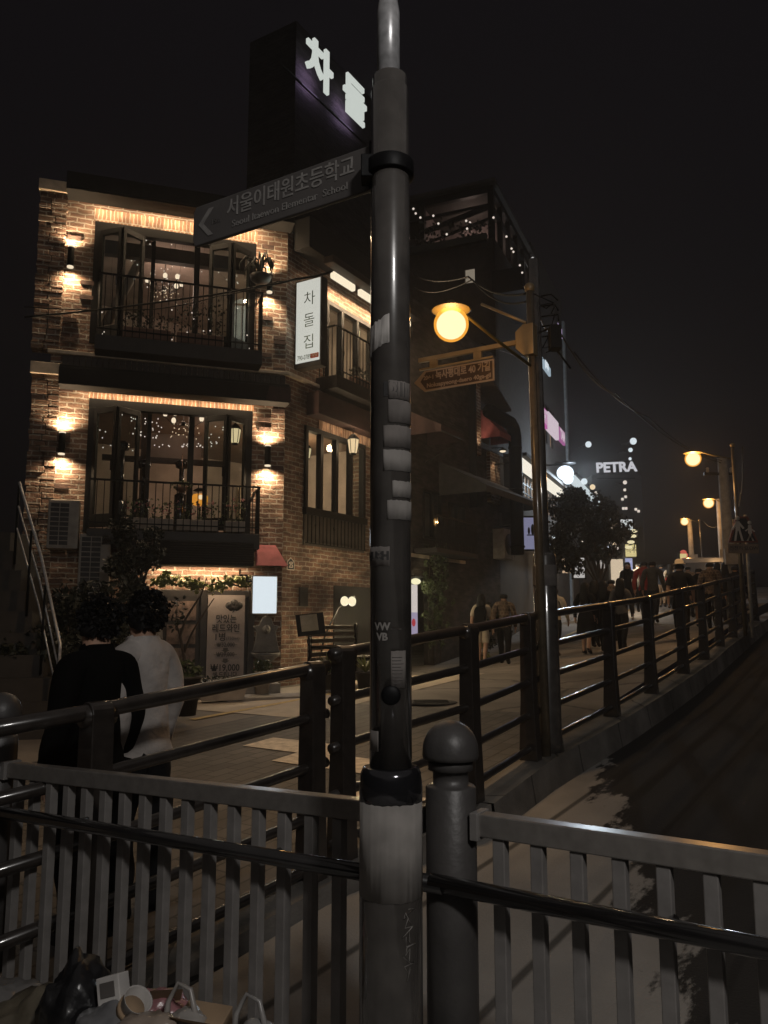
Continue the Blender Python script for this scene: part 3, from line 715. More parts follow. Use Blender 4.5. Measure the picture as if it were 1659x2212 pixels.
# soldier courses over the openings
for (a, b, c, d), zt in ((UP, 8.84), (LO, 5.49)):
    m = MB(FA); m.box(a-.02, b+.02, -.018, .02, d-.0, zt if zt < d+.3 else d+.16); m.build('soldier_course', M['soldier'], rest)
m = MB(SA); m.box(SW[0]+.45, SW[1]+.4, -.018, .02, SW[3], SW[3]+.2); m.build('soldier_course', M['soldier'], rest)
# eaves: dark fascias over each storey of the front
m = MB(FA); m.box(-3.92, .05, -.42, .3, 8.93, 8.97); m.box(-3.92, .05, -.43, .3, 8.972, 9.24); m.build('roof_eave', [M['fascia']], rest)
m = MB(FA); m.box(-3.88, .02, -.36, -.005, 5.50, 5.80); m.box(-3.88, .02, -.30, -.005, 5.80, 5.86); m.build('middle_eave', M['fascia'], rest, .008)
m = MB(FA); m.add([(-.42, -.37, 5.52), (.03, -.37, 5.52), (.03, -.365, 5.78), (-.36, -.365, 5.78)], [(0, 1, 2, 3)]); m.build('eave_end', M['fascia_wine'], rest)
m = MB(FA); m.box(-2.75, -.60, -.55, -.005, 2.52, 2.93); m.build('lower_eave', M['fascia'], rest, .008)
m = MB(FA)
for k in range(9): m.box(-2.0, -.62, -.60, -.55, 2.57+k*.04, 2.59+k*.04)
m.build('eave_louvre', M['fascia_grey'], rest)
m = MB(FA); T = Matrix.Identity(4)
m.add([(-.58, -.62, 2.53), (-.02, -.62, 2.53), (-.14, -.03, 2.94), (-.52, -.03, 2.94)], [(0,1,2,3)]); m.add([(-.02, -.62, 2.53), (-.02, -.03, 2.53), (-.14, -.03, 2.94)], [(0,1,2)])
m.build('canvas_awning', M['pink_cloth'], rest)
# ledge and dark boarding between the storeys, running round the corner
m = MB(FA); m.box(-4.1, .04, -.10, -.004, 6.10, 6.17); m.build('ledge', M['stone'], rest, .01)
m = MB(SA); m.box(-.02, 4.3, -.10, -.004, 6.10, 6.17); m.build('ledge', M['stone'], rest, .01)
m = MB(FA); x = -3.86
while x < -.02: m.box(x, x+.085, -.05, -.004, 5.84, 6.10); x += .094
m.build('boarding', M['siding'], rest, .004)
# floors, ceilings and back walls of the rooms
F4 = [FA.w(-3.95, .25, 0), FA.w(-.05, .25, 0), SA.w(.05, .25, 0), SA.w(4.25, .25, 0), SA.w(4.25, 4.6, 0), FA.w(-3.95, 4.6, 0)]
for i, (z0, z1) in enumerate(((.2, .40), (2.78, 3.05), (5.62, 6.30), (8.92, 9.1))):
    m = MB(); m.slab(F4, z0, z1); m.build('floor_slab', M['int_floor'] if i < 3 else M['int_wall'], rest)
for z0, z1 in ((.4, 2.78), (3.05, 5.62), (6.30, 8.92)):
    m = MB()
    for p, q in ((F4[3], F4[4]), (F4[4], F4[5]), (F4[5], F4[0])):
        m.add([(p.x, p.y, z0), (q.x, q.y, z0), (q.x, q.y, z1), (p.x, p.y, z1)], [(0,1,2,3)])
    m.build('room_wall', M['int_wall'], rest)
# upper storey above the side: plain dark brick carrying the letter sign
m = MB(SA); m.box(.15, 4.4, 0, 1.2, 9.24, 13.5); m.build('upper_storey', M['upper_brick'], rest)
m = MB(SA); m.box(.15, 4.2, -.40, -.004, 8.62, 9.24); m.build('side_fascia', M['fascia'], rest, .01)
m = MB(SA); m.box(.62, 4.2, -.62, -.40, 8.46, 8.60); m.build('side_eave', M['dark_wood'], rest, .01)

def fold_door(x, ang, wd, z0, z1, name='folding_door'):
    """one leaf of a folding door hinged at x on the wall face, swung out by ang"""
    T = FA.M @ Matrix.Translation((x, -.02, 0)) @ Matrix.Rotation(ang, 4, 'Z')
    m = MB(T); s = .062
    m.box(0, s, -.03, .03, z0, z1); m.box(wd-s, wd, -.03, .03, z0, z1); m.box(s, wd-s, -.028, .028, z0, z0+.22); m.box(s, wd-s, -.028, .028, z1-.10, z1)
    d = m.build(name, M['black_metal'], rest, .004)
    m = MB(T); m.box(s, wd-s, -.004, .004, z0+.22, z1-.10); m.build('pane', M['glass'], d)
    m = MB(T); m.box(wd-.045, wd-.02, -.075, -.03, (z0+z1)/2-.09, (z0+z1)/2+.09); m.build('handle', M['chrome'], d)
    return T @ Vector((wd, 0, 0))
def opening(o, beam=None):
    a, b, c, d = o
    m = MB(FA); m.box(a, b, -.035, .10, d-.16, d); m.box(a, a+.10, -.035, .10, c, d-.16); m.box(b-.10, b, -.035, .10, c, d-.16); m.box(a+.1, b-.1, -.03, .1, c, c+.06)
    m.build('window_frame', M['black_metal'], rest, .004)
    z0, z1 = c+.07, d-.17
    fold_door(a+.11, R(-38), .46, z0, z1); fold_door(a+.11+.73, R(180+38), .46, z0, z1)
    fold_door(b-.11, R(180+38), .46, z0, z1); fold_door(b-.11-.73, R(-38), .46, z0, z1)
    m = MB(FA); m.box(a+.98, a+1.05, .30, .40, c, d); m.box(b-1.10, b-1.0, .30, .40, c, d)
    m.build('mullion', M['black_metal'], rest)
opening(UP); opening(LO)
zb0 = FA(378, 566, .7)[1]; zb1 = FA(378, 538, .7)[1]
m = MB(FA); m.box(-3.3, -.7, .7, .86, zb0, zb1); m.build('beam', M['dark_wood'], rest)
for x, y, dx in ((-3.25, .9, .75),):
    m = MB(FA); m.tube([(x, y, 7.0), (x+dx, y+.3, 8.9)], .09, 10); m.build('sloping_rafter', M['int_wall'], rest)
m = MB(FA); m.box(-3.2, -.9, 1.5, 1.62, 4.62, 4.72); m.box(-2.5, -2.38, 1.5, 1.62, 3.05, 5.6); m.build('room_partition', M['dark_wood'], rest)
m = MB(FA); m.box(-2.3, -1.3, 2.2, 2.3, 4.75, 5.35); m.build('wall_panel', M['int_wall'], rest)
# balconies with iron bars
def balcony(fr, x0, x1, z, h, depth, right=True, left=False, curl=False):
    m = MB(fr); m.box(x0, x1, -depth, -.005, z-.28, z-.02); o = m.build('balcony', M['dark_paint'], rest, .006)
    m = MB(fr)
    m.box(x0, x1, -depth, -depth+.03, z+h-.03, z+h); m.box(x0, x1, -depth, -depth+.02, z+.08, z+.10)
    n = int((x1-x0)/.115)
    for k in range(n+1):
        x = x0+.012+(x1-x0-.024)*k/n; m.box(x-.007, x+.007, -depth+.006, -depth+.02, z-.02, z+h-.03)
        if curl and k % 4 == 2:
            m.tube([(x-.03, -depth+.012, z+h*.5), (x, -depth+.012, z+h*.62), (x+.03, -depth+.012, z+h*.5), (x, -depth+.012, z+h*.38), (x-.03, -depth+.012, z+h*.5)], .006, 6)
    for side, on in ((x1, right), (x0, left)):
        if on:
            m.box(side-.03, side, -depth+.03, -.01, z+h-.03, z+h)
            for k in range(4): m.box(side-.02, side-.006, -depth+.1+k*.1, -depth+.114+k*.1, z-.02, z+h-.03)
    m.build('balustrade', M['black_metal'], o)
balcony(FA, -3.34, -.52, 6.40, 1.08, .48); balcony(FA, -3.32, -.50, 3.10, .82, .48)
balcony(SA, .95, 3.7, 6.34, .98, .50, right=True, left=True, curl=True)
# side windows
def side_window(o, nx, sill_h, name='casement'):
    a, b, c, d = o; zs_ = c+sill_h
    m = MB(SA); m.box(a, b, -.05, .08, d-.09, d); m.box(a, a+.08, -.05, .08, zs_, d-.09); m.box(b-.08, b, -.05, .08, zs_, d-.09); m.box(a-.02, b+.02, -.09, .10, zs_-.14, zs_)
    for k in range(1, nx):
        x = a+(b-a)*k/nx; m.box(x-.045, x+.045, -.045, .07, zs_, d-.09)
    f = m.build('window_frame', M['black_metal'], rest, .004)
    m = MB(SA); m.box(a+.05, b-.05, .0, .008, zs_, d-.05); m.build('pane', M['glass'], f)
    if sill_h > .2:
        m = MB(SA); m.box(a, b, -.02, .06, c, zs_-.14); q = m.build('window_apron', M['siding'], rest)
        m = MB(SA)
        for k in range(17):
            x = a+.06+(b-a-.12)*k/16; m.box(x-.007, x+.007, -.075, -.06, c+.03, zs_-.14)
            if k % 5 == 2: m.tube([(x-.03, -.068, zs_-.34), (x, -.068, zs_-.26), (x+.03, -.068, zs_-.34), (x, -.068, zs_-.42), (x-.03, -.068, zs_-.34)], .006, 6)
        m.box(a, b, -.075, -.06, c+.03, c+.05); m.build('window_bars', M['black_metal'], q)
side_window(SW, 4, .72); side_window(SU, 4, .06)
m = MB(SA); m.box(SW[0]+.05, SW[1]+.6, -.30, -.004, 5.50, 5.95); m.build('side_awning', M['fascia_wine'], rest, .01)
# ground floor: door and glazed shopfront
m = MB(FA)
for x in (-2.6, -1.42, -.60): m.box(x, x+.11, -.04, .08, .2, 2.12)
m.box(-2.49, -.60, -.04, .08, 2.0, 2.12); m.box(-2.49, -1.42, -.04, .08, .2, .45); m.build('shopfront_frame', M['dark_paint'], rest, .004)
for x0, x1 in ((-2.49, -1.42), (-1.31, -.60)):
    m = MB(FA); m.box(x0, x1, .02, .03, .2, 2.0); m.build('shop_window', M['dark_paint'], rest)
m = MB(SA); m.box(1.62, 3.1, -.03, .05, .55, 2.28); m.build('dark_shutter', M['fascia'], rest, .005)
m = MB(FA); m.box(-2.3, -.3, -1.6, -.01, .2, .62); m.box(-1.2, .1, -2.2, -1.6, .2, .47); m.build('front_step', M['concrete'], rest, .01)
# light coves hidden under the eaves
def strip(fr, x0, x1, y, z, watt, col, down=True, name='cove_strip', aimy=.25):
    p = fr.w((x0+x1)/2, y, z); q = fr.w((x0+x1)/2, y+aimy, z-1)
    o = lamp(name, 'AREA', tuple(p), watt, col, abs(x1-x0), sy=.03)
    d = (q-p).normalized(); X = fr.X.normalized(); Zax = -d; Yax = Zax.cross(X)
    o.rotation_euler = Matrix((X, Yax, Zax)).transposed().to_euler()
strip(FA, -3.6, -.35, -.22, 8.915, 42, WARM); strip(FA, -3.6, -.6, -.16, 5.49, 22, WARM); strip(FA, -2.3, -.7, -.20, 2.515, 24, WARM)
strip(SA, .9, 4.1, -.26, 8.30, 110, WARM)
for x0, x1 in ((.95, 1.75), (1.95, 2.55), (2.75, 4.1)):
    m = MB(SA); m.box(x0, x1, -.41, -.31, 8.31, 8.455); m.build('light_strip', glow('lit_strip_white', (1.0, .86, .62), 1.0), rest, .03)
strip(SA, 1.2, 2.9, -.18, 5.49, 3, WARM)

# wall lamps, up and down lights
def wall_lamp(px, py, label, watt=55):
    x, z = FA(px, py, -.10)
    t = thing('wall_lamp', label, 'wall lamp', tuple(FA.w(x, 0, z)), 0, 'up and down lamps on the brick piers')
    m = MB(FA); m.lathe([(.052, -.17), (.055, -.165), (.055, .165), (.052, .17)], (x, -.12, z), 20); m.box(x-.04, x+.04, -.07, -.002, z-.06, z+.06); m.build('housing', M['black_metal'], t)
    for s in (-1, 1):
        m = MB(FA); m.lathe([(.054, 0), (.054, .022), (.02, .026)] if s > 0 else [(.02, -.026), (.054, -.022), (.054, 0)], (x, -.12, z+s*.171), 20); m.build('lens', E_BULB, t)
        p = FA.w(x, -.145, z+s*.22); q = FA.w(x, -.0, z+s*.75)
        lamp('wall_light', 'SPOT', tuple(p), watt, WARM, .03, aim=tuple(q), spot=R(150)).data.spot_blend = 1.0
wall_lamp(153, 556, 'upper wall lamp on the left brick pier'); wall_lamp(582, 612, 'upper wall lamp on the pier beside the wire planter')
wall_lamp(134, 958, 'lower wall lamp on the left pier above the air conditioners', 75); wall_lamp(578, 985, 'lower wall lamp on the right pier near the red awning', 80)

# room lights
lamp('room_light', 'POINT', tuple(FA.w(-2.0, 2.0, 8.3)), 20, (1, .74, .58), .3)
lamp('room_light', 'POINT', tuple(FA.w(-1.2, 2.4, 5.0)), 12, (1, .74, .55), .3)
lamp('room_light', 'POINT', tuple(SA.w(2.4, 1.6, 5.0)), 130, (1, .72, .45), .25)
lamp('room_light', 'POINT', tuple(SA.w(2.8, 1.5, 7.7)), 60, (1, .72, .45), .25)

# lit signs of the restaurant
ls = thing('lightbox_sign', 'tall white lit shop sign with three Korean letters and a phone number', 'sign', tuple(SA.w(.2, 0, 6.4)))
LBF = Frame(tuple(SA.w(.22, 0, 0))[:2], 121)      # x outwards from the side wall
x0, z1a = LBF(632, 613); x1, z1b = LBF(692, 600); _, z0a = LBF(636, 788); _, z0b = LBF(692, 775)
zt, zb = (z1a+z1b)/2, (z0a+z0b)/2; x0 = max(x0, .06)
m = MB(LBF); m.box(x0-.03, x1+.03, .004, .20, zb-.10, zt+.03); m.build('case', M['dark_paint'], ls, .006)
m = MB(LBF); m.box(x0, x1, -.004, .004, zb, zt); m.build('face', glow('lit_sign_face', (.56, .56, .50), 1.0, True), ls)
cx = (x0+x1)/2; hh = zt-zb
green_ink = mat('green_ink', (.05, .09, .04), .8)
for k, chx in enumerate('차돌집'):
    text('lettering', chx, .30, green_ink, ls, LBF, cx+.03, zt-hh*(.24+.265*k), -.006, bold=-.002)
text('phone_number', '790-0789', .13, green_ink, ls, LBF, x0+(x1-x0)*.36, zb+.09, -.006, fitw=(x1-x0)*.56)
m = MB(LBF); m.box(x1-.20, x1-.015, -.008, -.005, zb+.05, zb+.14); m.build('red_tag', mat('red_ink', (.35, .05, .02), .8), ls)
text('lettering', '식당', .075, M['sign_white'], ls, LBF, x1-.108, zb+.095, -.010)
for z in (zb+.2, zt-.2):
    m = MB(LBF); m.box(-.01, x0-.02, .06, .10, z, z+.04); m.build('bracket', M['black_metal'], ls)
p = LBF.w(cx, -.15, (zt+zb)/2); q = LBF.w(cx, -2, (zt+zb)/2-1)
lamp('sign_light', 'AREA', tuple(p), 5, (.92, 1, .82), .6, aim=tuple(q), sy=1.3)
# the big letters high on the dark upper storey, with a violet back glow on the bricks
nl = thing('letter_sign', 'two big white neon Korean letters high above the roof, glowing violet behind', 'sign', tuple(SA.w(1.5, 0, 12)))
LBK = Frame(tuple(SA.w(0, -.30, 0))[:2], 31)
xa, za = LBK(662, 150); xb_, zb_ = LBK(762, 222)
for chx, (px, py), sz in (('차', (690, 148), 1.0), ('돌', (767, 222), 1.0)):
    x, z = LBK(px, py); text('letter', chx, sz, E_NEON, nl, LBK, x, z, 0, bold=.022, ext=.03)
    lamp('violet_back_light', 'AREA', tuple(LBK.w(x-.05, .12, z-.22)), 4, (.72, .52, .95), .55, aim=tuple(LBK.w(x, 1, z-.2)))
m = MB(LBK); m.box(xa-.6, xb_+.8, .16, .20, za-.2, za-.17); m.build('mounting_rail', M['black_metal'], nl)
# small white lightbox by the door
sb = thing('lightbox_sign', 'small glaring white box sign hanging over the wall fountain', 'sign', tuple(FA.w(-.3, -.4, 2.4)))
x0, zt = FA(547, 1245, -.5); x1, zb = FA(597, 1325, -.5)
m = MB(FA); m.box(x0-.015, x1+.015, -.49, -.36, zb-.02, zt+.02); m.build('case', M['ac_white'], sb, .02)
m = MB(FA); m.box(x0, x1, -.506, -.49, zb, zt); m.build('face', E_COOL, sb, .012)
m = MB(FA); pts = [(x0-.22, -.45, zt+.12), (x0-.22, -.45, zt+.02), (x0-.10, -.45, zt+.02), (x0-.10, -.45, zt-.08), (x0, -.45, zt-.08)]
m.tube(pts, .02, 8); m.build('scroll_bracket', M['black_metal'], sb)
lamp('box_light', 'AREA', tuple(FA.w((x0+x1)/2, -.54, (zt+zb)/2)), 7, COOL, .4, aim=tuple(FA.w((x0+x1)/2, -3, .4)), sy=.6)
# poster with the wine offer
po = thing('poster', 'tall pale poster in the doorway with Korean wine prices', 'poster', tuple(FA.w(-1, -.05, .5)))
xl, zt = FA(450, 1285, -.06); xr, zb = FA(525, 1490, -.06)
m = MB(FA); m.box(xl, xr, -.06, -.05, zb-.1, zt); m.build('sheet', mat('poster_sheet', (.34, .29, .27), .8, var=.08), po)
cx = (xl+xr)/2
def pz(py): return FA(487, py, -.06)[1]
for body, py, sz, mm_ in (('맛있는', 1338, .155, 'ink'), ('레드와인', 1358, .155, 'ink'), ('₩32,000', 1393, .10, 'ink_soft'), ('₩29,000', 1414, .10, 'ink_soft'), ('₩19,000', 1443, .16, 'ink'), ('에 드립니다', 1458, .10, 'ink')):
    text('lettering', body, sz, M[mm_], po, FA, cx, pz(py), -.063, bold=.002, sx=.85)
text('lettering', '1병', .15, M['ink'], po, FA, cx-.10, pz(1377), -.063, bold=.002); text('lettering', '(750ml)', .075, M['ink_soft'], po, FA, cx+.12, pz(1379), -.063)
for py in (1404, 1427):
    z = pz(py); m = MB(FA); m.prism([(cx-.04, z+.035), (cx-.04, z), (cx-.075, z), (cx, z-.045), (cx+.075, z), (cx+.04, z), (cx+.04, z+.035)], -.064, -.061); m.build('arrow', M['ink_soft'], po)
for py in (1393, 1414):
    z = pz(py); m = MB(FA); m.box(cx-.2, cx+.2, -.066, -.064, z-.004, z+.004); m.build('strike', M['ink_soft'], po)
m = MB(FA); zc = pz(1308); bx = cx+.13
for dx, dz, r in ((-.09, 0, .06), (0, .03, .075), (.09, 0, .06), (-.05, -.04, .055), (.05, -.04, .055), (0, -.01, .08)):
    m.lathe([(r, 0), (r, .002)], (0, 0, 0), 20, T=Matrix.Translation((bx+dx, -.0605-.0004*abs(dx*10+dz*3), zc+dz)) @ Matrix.Rotation(pi/2, 4, 'X'))
m.prism([(bx-.02, zc-.08), (bx+.03, zc-.08), (bx-.03, zc-.13)], -.0635, -.0608); m.build('speech_bubble', M['ink'], po)
text('lettering', '리얼', .075, M['ink_soft'], po, FA, bx, zc+.035, -.066); text('lettering', '이벤트', .055, M['ink_soft'], po, FA, bx, zc-.03, -.066)
# photo panels left of the poster
pn = thing('photo_panel', 'food photo board leaning beside the wine poster', 'board', tuple(FA.w(-1.8, -.05, .5)))
m = MB(FA); m.box(-2.42, -1.46, -.06, -.045, .35, 2.0); m.build('board', M['dark_paint'], pn)
pm = mat('printed_food', (.16, .11, .09), .7, var=.7, scale=9)
for k in range(4):
    m = MB(FA); m.box(-1.98, -1.50, -.066, -.061, .40+k*.40, .40+k*.40+.33); m.build('photo', pm, pn)
m = MB(FA); m.prism([(-2.38, .4), (-1.98, .4), (-2.08, 1.95), (-2.38, 1.95)], -.068, -.061); m.build('price_strip', M['paper_grey'], pn)
# wall fountain
wf = thing('wall_fountain', 'grey stone wall fountain with a mask and basin under the white box sign', 'fountain', tuple(FA.w(-.27, 0, .9)))
fm = mat('fountain_stone', (.15, .145, .14), .7, bump=.3)
xc, zc = FA(574, 1372)
m = MB(FA); m.prism([(xc-.24, zc-.3), (xc-.20, zc-.12), (xc-.17, zc+.06), (xc-.24, zc+.16), (xc-.13, zc+.18), (xc-.08, zc+.30), (xc, zc+.34), (xc+.08, zc+.30), (xc+.13, zc+.18), (xc+.22, zc+.16), (xc+.17, zc+.06), (xc+.20, zc-.12), (xc+.24, zc-.3)], -.07, -.004); m.build('back_plate', fm, wf, .01)
m = MB(FA); m.sphere((xc, -.08, zc+.10), .07, 14, 10, (1, .7, 1.1)); m.sphere((xc, -.13, zc+.08), .02, 8, 6); m.sphere((xc-.028, -.125, zc+.12), .012, 8, 6); m.sphere((xc+.028, -.125, zc+.12), .012, 8, 6); m.build('mask', fm, wf)
m = MB(FA); m.lathe([(.05, -.62), (.08, -.55), (.10, -.46), (.24, -.36), (.26, -.31), (.25, -.30), (.18, -.34)], (xc, -.05, zc), 24); m.build('basin', fm, wf)
# house number, vent, floodlights
hn = thing('house_number', 'dark house-shaped number plate 25 on the brick side wall', 'number plate', tuple(SA.w(.22, 0, 2.6)))
x0, zb = SA(619, 1231); x1, zt = SA(635, 1207)
m = MB(SA); m.prism([(x0, zb), (x1, zb), (x1, zt-.06), ((x0+x1)/2, zt+.02), (x0, zt-.06)], -.012, -.003); m.build('border', M['sign_white'], hn)
m = MB(SA); m.prism([(x0+.015, zb+.015), (x1-.015, zb+.015), (x1-.015, zt-.07), ((x0+x1)/2, zt-.0), (x0+.015, zt-.07)], -.016, -.012); m.build('plate', mat('plate_navy', (.02, .022, .03), .5), hn)
text('lettering', '25', .13, M['sign_white'], hn, SA, (x0+x1)/2, zb+.085, -.018, bold=.003)
text('lettering', '녹사평대로', .032, M['sign_white'], hn, SA, (x0+x1)/2, zt-.075, -.018)
vt = thing('vent_cover', 'dark louvred vent cover in the brick side wall', 'vent', tuple(SA.w(.63, 0, 2)))
m = MB(SA); m.box(.50, .76, -.02, -.003, 1.86, 2.21); m.build('frame', M['dark_paint'], vt)
m = MB(SA)
for k in range(10): m.box(.52, .74, -.032, -.02, 1.88+k*.032, 1.896+k*.032)
m.build('louvre', M['fascia_grey'], vt)
fl = thing('flood_lamp', 'pair of glaring yellow floodlights on a bent arm by the side wall', 'floodlight', tuple(SA.w(1.98, -.5, 1.2)))
xf, zf = SA(742, 1299, -.55)
m = MB(SA); m.tube([(xf-.75, -.5, .75), (xf-.55, -.52, zf-.62), (xf-.15, -.54, zf-.12), (xf, -.54, zf-.06)], .016, 8); m.build('arm', M['black_metal'], fl)
for s in (-1, 1):
    m = MB(SA); m.lathe([(.03, 0), (.085, .05), (.09, .10), (.05, .11)], (0, 0, 0), 20, T=Matrix.Translation((xf+s*.115, -.53, zf)) @ Matrix.Rotation(R(90), 4, 'X')); m.build('reflector', M['black_metal'], fl)
    m = MB(SA); m.sphere((xf+s*.125, -.66, zf), .108, 16, 10, (1.15, .4, .85)); m.build('bulb', glow('lit_flood', (.98, .86, .58), 1.0), fl)
    lamp('flood_light', 'POINT', tuple(SA.w(xf+s*.115, -.78, zf-.02)), 42, (1, .78, .46), .06)
# ------------------------------------------------------------------ things in the restaurant windows
def fairy(label, pts, loc):
    t = thing('fairy_lights', label, 'fairy lights', loc)
    order = sorted(pts, key=lambda p: (round(p[0]*3), -p[2]))
    m = MB(FA)
    cols = {}
    for p in pts: cols.setdefault(round(p[0]*5), []).append(p)
    for k, c in cols.items():
        c = sorted(c, key=lambda p: -p[2])
        if len(c) > 1: m.tube([tuple(p) for p in c], .002, 4)
    m.build('wire', M['black_metal'], t)
    g = MB(); inv = FA.M.to_3x3(); g.sphere((0, 0, 0), .0125, 6, 4)
    me = None
    for p in pts[:100]:
        if me is None:
            o = g.build('bulb', E_FAIRY); me = o.data
        else:
            o = bpy.data.objects.new('bulb', me); scn.collection.objects.link(o)
        o.parent = t; o.location = WM[t.name].inverted() @ (FA.M @ Vector(p))
rn = random.Random(11)
def fpt(px0, px1, py0, py1, y):
    x, z = FA(rn.uniform(px0, px1), rn.uniform(py0, py1), y); return (x, y, z)
pts = [fpt(312, 445, 508, 532, .66) for k in range(16)]+[fpt(215, 305, 512, 640, .9) for k in range(14)]+[fpt(310, 520, 572, 622, 2.0) for k in range(34)]+[fpt(215, 540, 640, 768, -.2) for k in range(36)]
fairy('strings of tiny fairy lights hung across the upper restaurant room', pts, tuple(FA.w(-2, 1, 8)))
pts = [fpt(283, 350, 903, 948, 1.5) for k in range(34)]+[fpt(318, 440, 958, 966, 1.4) for k in range(18)]+[fpt(440, 492, 920, 968, 1.6) for k in range(20)]+[fpt(205, 290, 890, 980, .8) for k in range(18)]
fairy('strings of tiny fairy lights hung across the middle restaurant room', pts, tuple(FA.w(-2, 1, 5)))
def chandelier(px, py, y, n, r, label, watt):
    x, z = FA(px, py, y); c = FA.w(x, y, z)
    t = thing('chandelier', label, 'chandelier', tuple(c))
    m = MB(); m.tube([c+Vector((0,0,.9)), c+Vector((0,0,.05))], .008, 6); m.sphere(c, .05, 10, 8); m.build('stem', M['black_metal'], t)
    for k in range(n):
        a = 2*pi*k/n+.3; e = c+Vector((r*cos(a), r*sin(a), .10+.05*(k % 2)))
        m = MB(); m.tube([c, c+(e-c)*.55+Vector((0,0,-.12)), e+Vector((0,0,-.04))], .007, 6); m.lathe([(.02, -.05), (.012, -.02)], e, 8); ar = m.build('arm', M['black_metal'], t)
        m = MB(); m.sphere(e+Vector((0,0,.02)), .045, 10, 8, (1, 1, 1.3)); m.build('bulb', E_BULB, ar)
    m = MB(); q = random.Random(3)
    for k in range(26): m.sphere(c+Vector((q.uniform(-r, r)*.8, q.uniform(-r, r)*.8, q.uniform(-.26, -.04))), .010, 6, 4)
    m.build('crystal_drops', E_WARM, t)['kind'] = 'stuff'
    lamp('chandelier_light', 'POINT', tuple(c+Vector((0,0,.05))), watt, (1, .66, .45), .15)
chandelier(355, 622, 1.9, 8, .34, 'glowing many-armed chandelier in the upper room', 9)
chandelier(396, 915, 1.15, 6, .34, 'glowing chandelier with bare bulbs in the middle room', 6)
ol = thing('table_lamp', 'round orange glass lamp glowing behind the middle balcony', 'lamp', tuple(FA.w(-1.4, .4, 3.9)))
x, z = FA(432, 1080, .5)
m = MB(FA); m.lathe([(.10, -.10), (.14, -.08), (.145, .06), (.12, .10)], (x, .5, z), 20); m.build('lamp_shade', glow('lit_orange_glass', (.60, .24, .03), 1.0), ol)
m = MB(FA); m.sphere((x, .35, z+.03), .045, 10, 8); m.build('bulb', E_WARM, ol)
m = MB(FA); m.tube([(x, .5, z-.12), (x, .5, z-.55)], .02, 8); m.lathe([(.13, .17), (.05, .22)], (x, .5, z), 16); m.build('stand', M['black_metal'], ol)
def lantern(fr, px, py, y, label, watt=4, s=1.0, grp=None):
    x, z = fr(px, py, y); t = thing('lantern', label, 'lantern', tuple(fr.w(x, y, z)))
    m = MB(fr); m.lathe([(.05*s, -.15*s), (.07*s, -.14*s), (.105*s, .10*s), (.10*s, .11*s)], (x, y, z), 6, smooth=False); m.build('glass', glow('lit_lantern', (.80, .60, .34), 1.0), t)
    m = MB(fr); m.lathe([(.12*s, .11*s), (.06*s, .19*s), (.02*s, .22*s)], (x, y, z), 6, smooth=False); m.lathe([(.055*s, -.18*s), (.06*s, -.15*s)], (x, y, z), 6); m.tube([(x, y, z+.2*s), (x, y, z+.4*s)], .008, 6)
    for k in range(6):
        a = 2*pi*k/6; m.tube([(x+.072*s*cos(a), y+.072*s*sin(a), z-.15*s), (x+.107*s*cos(a), y+.107*s*sin(a), z+.11*s)], .007, 5)
    m.build('frame', M['black_metal'], t)
    lamp('lantern_light', 'POINT', tuple(fr.w(x, y-.16, z)), watt, WARM, .08)
lantern(FA, 508, 940, .35, 'square-sided lantern behind the right folding door of the middle floor', 2)
lantern(SA, 763, 962, -.20, 'bright lantern hanging before the side window', 16, 1.1)
lantern(SA, 664, 978, 1.0, 'candle lantern just inside the side window at its left end', 2, .8)
lantern(SA, 772, 722, 1.0, 'small square lamp inside the upper side window', 2, .7)
def heater(px, py0, py1, y, label):
    x, z1 = FA(px, py0, y); _, z0 = FA(px, py1, y)
    t = thing('patio_heater', label, 'heater', tuple(FA.w(x, y, z0)), 0, 'glass tube heaters in the middle room')
    m = MB(FA); m.lathe([(.12, 3.06), (.12, z0), (.05, z0+.04)], (x, y, 0), 14); m.build('base', M['chrome'], t); m = MB(FA); m.lathe([(.05, z1-.12), (.11, z1-.1), (.13, z1), (.05, z1+.06)], (x, y, 0), 14); m.build('burner', M['chrome'], t)
    m = MB(FA); m.lathe([(.045, z0+.04), (.045, z1-.11)], (x, y, 0), 14); m.build('glass_tube', M['chrome'], t)
heater(265, 960, 1085, .5, 'patio heater behind the left folding door'); heater(312, 1000, 1080, .9, 'short patio heater in the middle of the room'); heater(393, 1000, 1070, .9, 'patio heater beside the hanging basket')
# window boxes with plants
def planter(fr, x, y, z, wd, label, flowers=True, seed=1, dark=False, hgt=.26, name='window_box', cat='planter', group='planters on the balconies'):
    q = random.Random(seed); t = thing(name, label, cat, tuple(fr.w(x, y, z)), 0, group)
    m = MB(fr); m.box(x-wd/2, x+wd/2, y-.10, y+.10, z, z+.19); m.build('box', M['pot_pale'] if not dark else M['terracotta'], t, .012)
    m = MB(fr)
    for k in range(int(wd/.12)+1): m.cloud((x-wd/2+.06+k*.12, y, z+.19+hgt*.4), (.11, .10, hgt), 34, .06, q)
    m.build('foliage', M['leaf'] if not dark else M['leaf_dark'], t)
    if flowers:
        m = MB(fr)
        for k in range(int(wd*26)):
            p = (x+q.uniform(-wd/2, wd/2), y+q.uniform(-.13, .08), z+.24+q.uniform(.05, hgt)); 
            for j in range(5): m.leaf((p[0]+q.gauss(0,.014), p[1]+q.gauss(0,.014), p[2]+q.gauss(0,.014)), .04, q)
        m.build('flowers', M['flower'], t)
planter(FA, -2.35, -.33, 3.11, .8, 'flower box at the middle balcony with pink flowers near its left end', True, 1)
planter(FA, -1.55, -.33, 3.11, .7, 'flower box at the centre of the middle balcony', True, 2)
planter(FA, -.92, -.33, 3.11, .35, 'pale flower pot at the right end of the middle balcony', True, 3, hgt=.33)
planter(FA, -2.5, -.30, 6.41, .8, 'dark planter on the upper balcony behind the left bars', False, 4, True)
